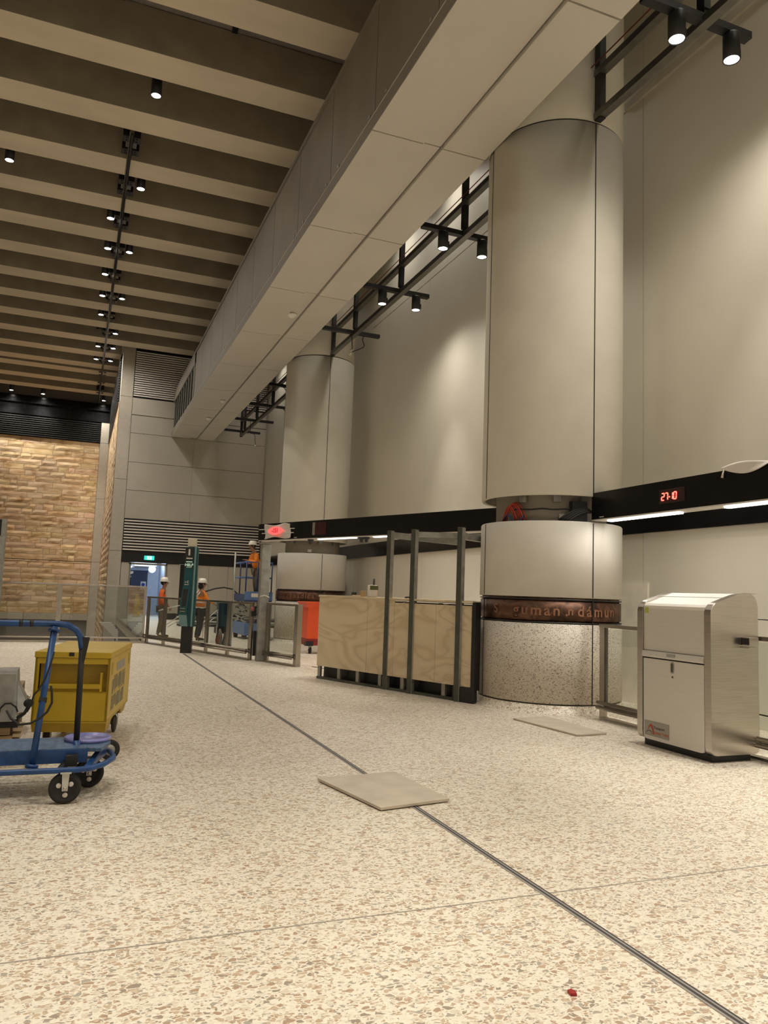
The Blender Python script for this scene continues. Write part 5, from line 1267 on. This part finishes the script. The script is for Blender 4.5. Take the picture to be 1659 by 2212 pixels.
def person(label, loc, rz, J, top, legs, boots, vest=None, long_hair=False):
    """J: joints in a frame where the person faces +x, y is to their left"""
    t = thing('person', label, 'person', loc, rz, group='construction workers in orange')
    def mid(a_, c_, k=0.5): return tuple(a_[i]*(1-k)+c_[i]*k for i in range(3))
    hd_ = J['head']
    pts = {'pelvis': (J['pelvis'], (0.135, 0.10)), 'waist': (mid(J['pelvis'], J['chest'], 0.45), (0.12, 0.09)), 'chest': (J['chest'], (0.16, 0.105)), 'neck': (J['neck'], 0.055),
           'jaw': ((hd_[0]+0.025, hd_[1], hd_[2]-0.075), (0.060, 0.065)), 'head': (hd_, (0.078, 0.095)), 'crown': ((hd_[0]-0.01, hd_[1], hd_[2]+0.075), (0.070, 0.082))}
    ed = [('pelvis','waist'), ('waist','chest'), ('chest','neck'), ('neck','jaw'), ('jaw','head'), ('head','crown')]
    for s_ in ('l', 'r'):
        sh, el, wr_, hp_, kn, an, toe = (J[k+s_] for k in ('sh','el','wr','hip','kn','an','toe'))
        pts.update({'sh'+s_: (sh, 0.062), 'ua'+s_: (mid(sh, el), 0.048), 'el'+s_: (el, 0.040), 'wr'+s_: (wr_, 0.027), 'hip'+s_: (hp_, 0.085), 'th'+s_: (mid(hp_, kn), 0.075), 'kn'+s_: (kn, 0.055), 'cf'+s_: (mid(kn, an, 0.35), 0.052), 'an'+s_: (an, 0.036), 'toe'+s_: (toe, 0.034)})
        ed += [('chest','sh'+s_), ('sh'+s_,'ua'+s_), ('ua'+s_,'el'+s_), ('el'+s_,'wr'+s_), ('pelvis','hip'+s_), ('hip'+s_,'th'+s_), ('th'+s_,'kn'+s_), ('kn'+s_,'cf'+s_), ('cf'+s_,'an'+s_), ('an'+s_,'toe'+s_)]
        d = (V(wr_)-V(el)).normalized(); side = d.cross(V((0,0,1)) if abs(d.z) < 0.9 else V((1,0,0))).normalized(); dn = d.cross(side)
        pm = V(wr_)+d*0.07; pts['palm'+s_] = (tuple(pm), (0.034, 0.020)); ed.append(('wr'+s_, 'palm'+s_))
        for q, ln in enumerate((0.062, 0.072, 0.067, 0.052)):
            b0 = pm + d*0.02 + side*(q-1.5)*0.019; b1 = b0 + d*ln*0.55 + dn*0.006; b2 = b1 + d*ln*0.4 + dn*0.022
            pts['f%d%s0' % (q, s_)] = (tuple(b0), 0.0095); pts['f%d%s1' % (q, s_)] = (tuple(b1), 0.0085); pts['f%d%s2' % (q, s_)] = (tuple(b2), 0.0075)
            ed += [('palm'+s_, 'f%d%s0' % (q, s_)), ('f%d%s0' % (q, s_), 'f%d%s1' % (q, s_)), ('f%d%s1' % (q, s_), 'f%d%s2' % (q, s_))]
        t0 = V(wr_)+d*0.035 - side*0.03; t1 = t0 + d*0.035 - side*0.012 + dn*0.01
        pts['t%s0' % s_] = (tuple(t0), 0.011); pts['t%s1' % s_] = (tuple(t1), 0.009); ed += [('wr'+s_, 't%s0' % s_), ('t%s0' % s_, 't%s1' % s_)]
    body = skin_mesh('body', (pts, ed), M['skin'], t)
    # face: nose, eyes, ears, mouth as small raised forms
    f_ = B(); hx, hy, hz = hd_
    f_.tube([(hx+0.090, hy, hz+0.02), (hx+0.112, hy, hz-0.018), (hx+0.092, hy, hz-0.026)], [0.010, 0.014, 0.009], 8)
    for s_ in (-1, 1): f_.sphere((hx-0.005, hy+s_*0.080, hz-0.01), 0.026, 10, 8, (0.7, 0.3, 1.1))
    f_.build('facial_features', M['skin'], body, world=False)
    e_ = B()
    for s_ in (-1, 1): e_.sphere((hx+0.083, hy+s_*0.032, hz+0.015), 0.011, 10, 8, (0.6, 1.1, 0.7)); e_.bar((hx+0.090, hy+s_*0.018, hz+0.035), (hx+0.084, hy+s_*0.05, hz+0.033), 0.008, 0.008)
    e_.bar((hx+0.086, hy-0.022, hz-0.052), (hx+0.086, hy+0.022, hz-0.052), 0.008, 0.008); e_.build('eyes_and_mouth', M['hair'], body, world=False)
    # hair
    h2 = B().sphere((hx-0.018, hy, hz+0.02), 0.098, 20, 12, (0.98, 0.90, 1.0))
    if long_hair: h2.sphere((hx-0.045, hy, hz-0.06), 0.085, 16, 10, (0.9, 1.0, 1.1))
    h2.build('hair', M['hair'], t, world=False)
    # shirt
    sp_ = {'hem': ((J['pelvis'][0], 0, J['pelvis'][2]-0.02), (0.175, 0.160)), 'w': (mid(J['pelvis'], J['chest'], 0.45), (0.168, 0.155)), 'c': (J['chest'], (0.195, 0.165)), 'n': (mid(J['chest'], J['neck'], 0.75), (0.085, 0.08))}
    se = [('hem','w'), ('w','c'), ('c','n')]
    for s_ in ('l', 'r'):
        sp_.update({'sh'+s_: (J['sh'+s_], 0.083), 'ua'+s_: (mid(J['sh'+s_], J['el'+s_]), 0.066), 'el'+s_: (J['el'+s_], 0.058), 'cu'+s_: (mid(J['el'+s_], J['wr'+s_], 0.9), 0.043)})
        se += [('c','sh'+s_), ('sh'+s_,'ua'+s_), ('ua'+s_,'el'+s_), ('el'+s_,'cu'+s_)]
    sh_ = skin_mesh('shirt', (sp_, se), top, t)
    if vest:
        for z_, (ra, rb) in ((J['pelvis'][2]+0.03, (0.165, 0.135)), (J['pelvis'][2]+0.17, (0.160, 0.130))):
            px_ = J['pelvis'][0] + (J['chest'][0]-J['pelvis'][0])*((z_-J['pelvis'][2])/(J['chest'][2]-J['pelvis'][2]))
            B().tube([(px_+0.158*math.cos(a)*0.88, 0.19*math.sin(a)*0.92, z_) for a in [2*PI*i/20 for i in range(20)]], 0.022, 6, closed=True).build('reflective_band', M['silver'], sh_, world=False)
        for s_ in (-1, 1): B().tube([(J['chest'][0]-0.15, s_*0.06, J['pelvis'][2]+0.17), (J['chest'][0]-0.14, s_*0.11, J['chest'][2]+0.02), (J['chest'][0]-0.02, s_*0.12, J['chest'][2]+0.16)], 0.020, 6).build('reflective_band', M['silver'], sh_, world=False)
    tp = {'p': (J['pelvis'], (0.150, 0.118))}; te = []
    for s_ in ('l', 'r'):
        tp.update({'h'+s_: (J['hip'+s_], 0.103), 't'+s_: (mid(J['hip'+s_], J['kn'+s_]), 0.093), 'k'+s_: (J['kn'+s_], 0.074), 'c'+s_: (mid(J['kn'+s_], J['an'+s_], 0.4), 0.070), 'a'+s_: (mid(J['kn'+s_], J['an'+s_], 0.92), 0.058)})
        te += [('p','h'+s_), ('h'+s_,'t'+s_), ('t'+s_,'k'+s_), ('k'+s_,'c'+s_), ('c'+s_,'a'+s_)]
    skin_mesh('trousers', (tp, te), legs, t)
    for s_ in ('l', 'r'):
        an, toe = J['an'+s_], J['toe'+s_]
        skin_mesh('boot', ({'h': ((an[0]-0.03, an[1], 0.055), 0.050), 'a': ((an[0], an[1], an[2]+0.05), 0.056), 'm': (mid(an, toe, 0.6), (0.046, 0.040)), 't': ((toe[0]+0.05, toe[1], 0.045), (0.042, 0.034))}, [('h','a'), ('h','m'), ('m','t')]), boots, t)
    # helmet
    hm = B().lathe((hx-0.005, hy, hz+0.045), [(0.128, -0.012), (0.124, 0.0), (0.120, 0.035), (0.100, 0.078), (0.066, 0.104), (0.030, 0.115), (0.001, 0.118)], 28)
    hm.bar((hx-0.12, hy, hz+0.138), (hx+0.085, hy, hz+0.140), 0.022, 0.05)
    hm = hm.build('helmet', M['helmet'], t, world=False)
    B().grid(lambda u, v: (hx + 0.09 + 0.075*v*math.cos((u-0.5)*2.0) - 0.02*(1-v), hy + (0.115*(1-0.25*v))*math.sin((u-0.5)*PI), hz+0.040-0.014*v + 0.0), 12, 4).build('helmet_peak', M['helmet'], hm, world=False).modifiers.new('thick', 'SOLIDIFY').thickness = 0.006
    return t
def stand(dx=0.0, lean=0.0):
    return {'pelvis': (0, 0, 0.90), 'chest': (0.01+lean*0.45, 0, 1.25), 'neck': (0.0+lean*0.7, 0, 1.43), 'head': (0.03+lean, 0, 1.585),
            'shl': (0.0+lean*0.6, 0.18, 1.36), 'shr': (0.0+lean*0.6, -0.18, 1.36), 'ell': (-0.05, 0.24, 1.10), 'elr': (-0.05, -0.24, 1.10), 'wrl': (0.08, 0.22, 0.90), 'wrr': (0.08, -0.22, 0.90),
            'hipl': (0, 0.09, 0.84), 'hipr': (0, -0.09, 0.84), 'knl': (0.03, 0.10, 0.48), 'knr': (0.01, -0.10, 0.48), 'anl': (-0.04, 0.11, 0.09), 'anr': (-0.06, -0.11, 0.09), 'toel': (0.10, 0.12, 0.05), 'toer': (0.08, -0.12, 0.05)}
J = stand()
J.update({'ell': (-0.02, 0.22, 1.10), 'wrl': (0.16, 0.15, 0.92), 'elr': (-0.02, -0.22, 1.10), 'wrr': (0.16, -0.15, 0.90), 'knl': (0.05, 0.10, 0.49), 'anl': (0.04, 0.11, 0.09), 'toel': (0.18, 0.12, 0.05)})
person('person in plain orange shirt and white helmet standing sideways before the bright doorway', (2.36, 23.2, 0), math.radians(-12), J, M['hivis'], M['trouser'], M['boot'])
J = stand()
J.update({'elr': (0.12, -0.26, 1.13), 'wrr': (0.30, -0.22, 1.05), 'ell': (0.02, 0.25, 1.10), 'wrl': (0.15, 0.20, 0.95)})
person('person in orange vest with silver bands, half hidden behind the teal totem', (3.27, 22.0, 0), math.radians(10), J, M['hivis2'], M['navy_cloth'], M['hair'], vest=True, long_hair=True)
J = stand(lean=0.16)
J.update({'shl': (0.10, 0.18, 1.33), 'shr': (0.10, -0.18, 1.33), 'ell': (0.16, 0.26, 1.10), 'elr': (0.16, -0.26, 1.10), 'wrl': (0.34, 0.10, 1.15), 'wrr': (0.34, -0.10, 1.15)})
person('person in orange shirt and helmet leaning on the rail of the raised lift', (5.02, 22.9, 1.19), math.radians(188), J, M['hivis2'], M['trouser'], M['hair'])
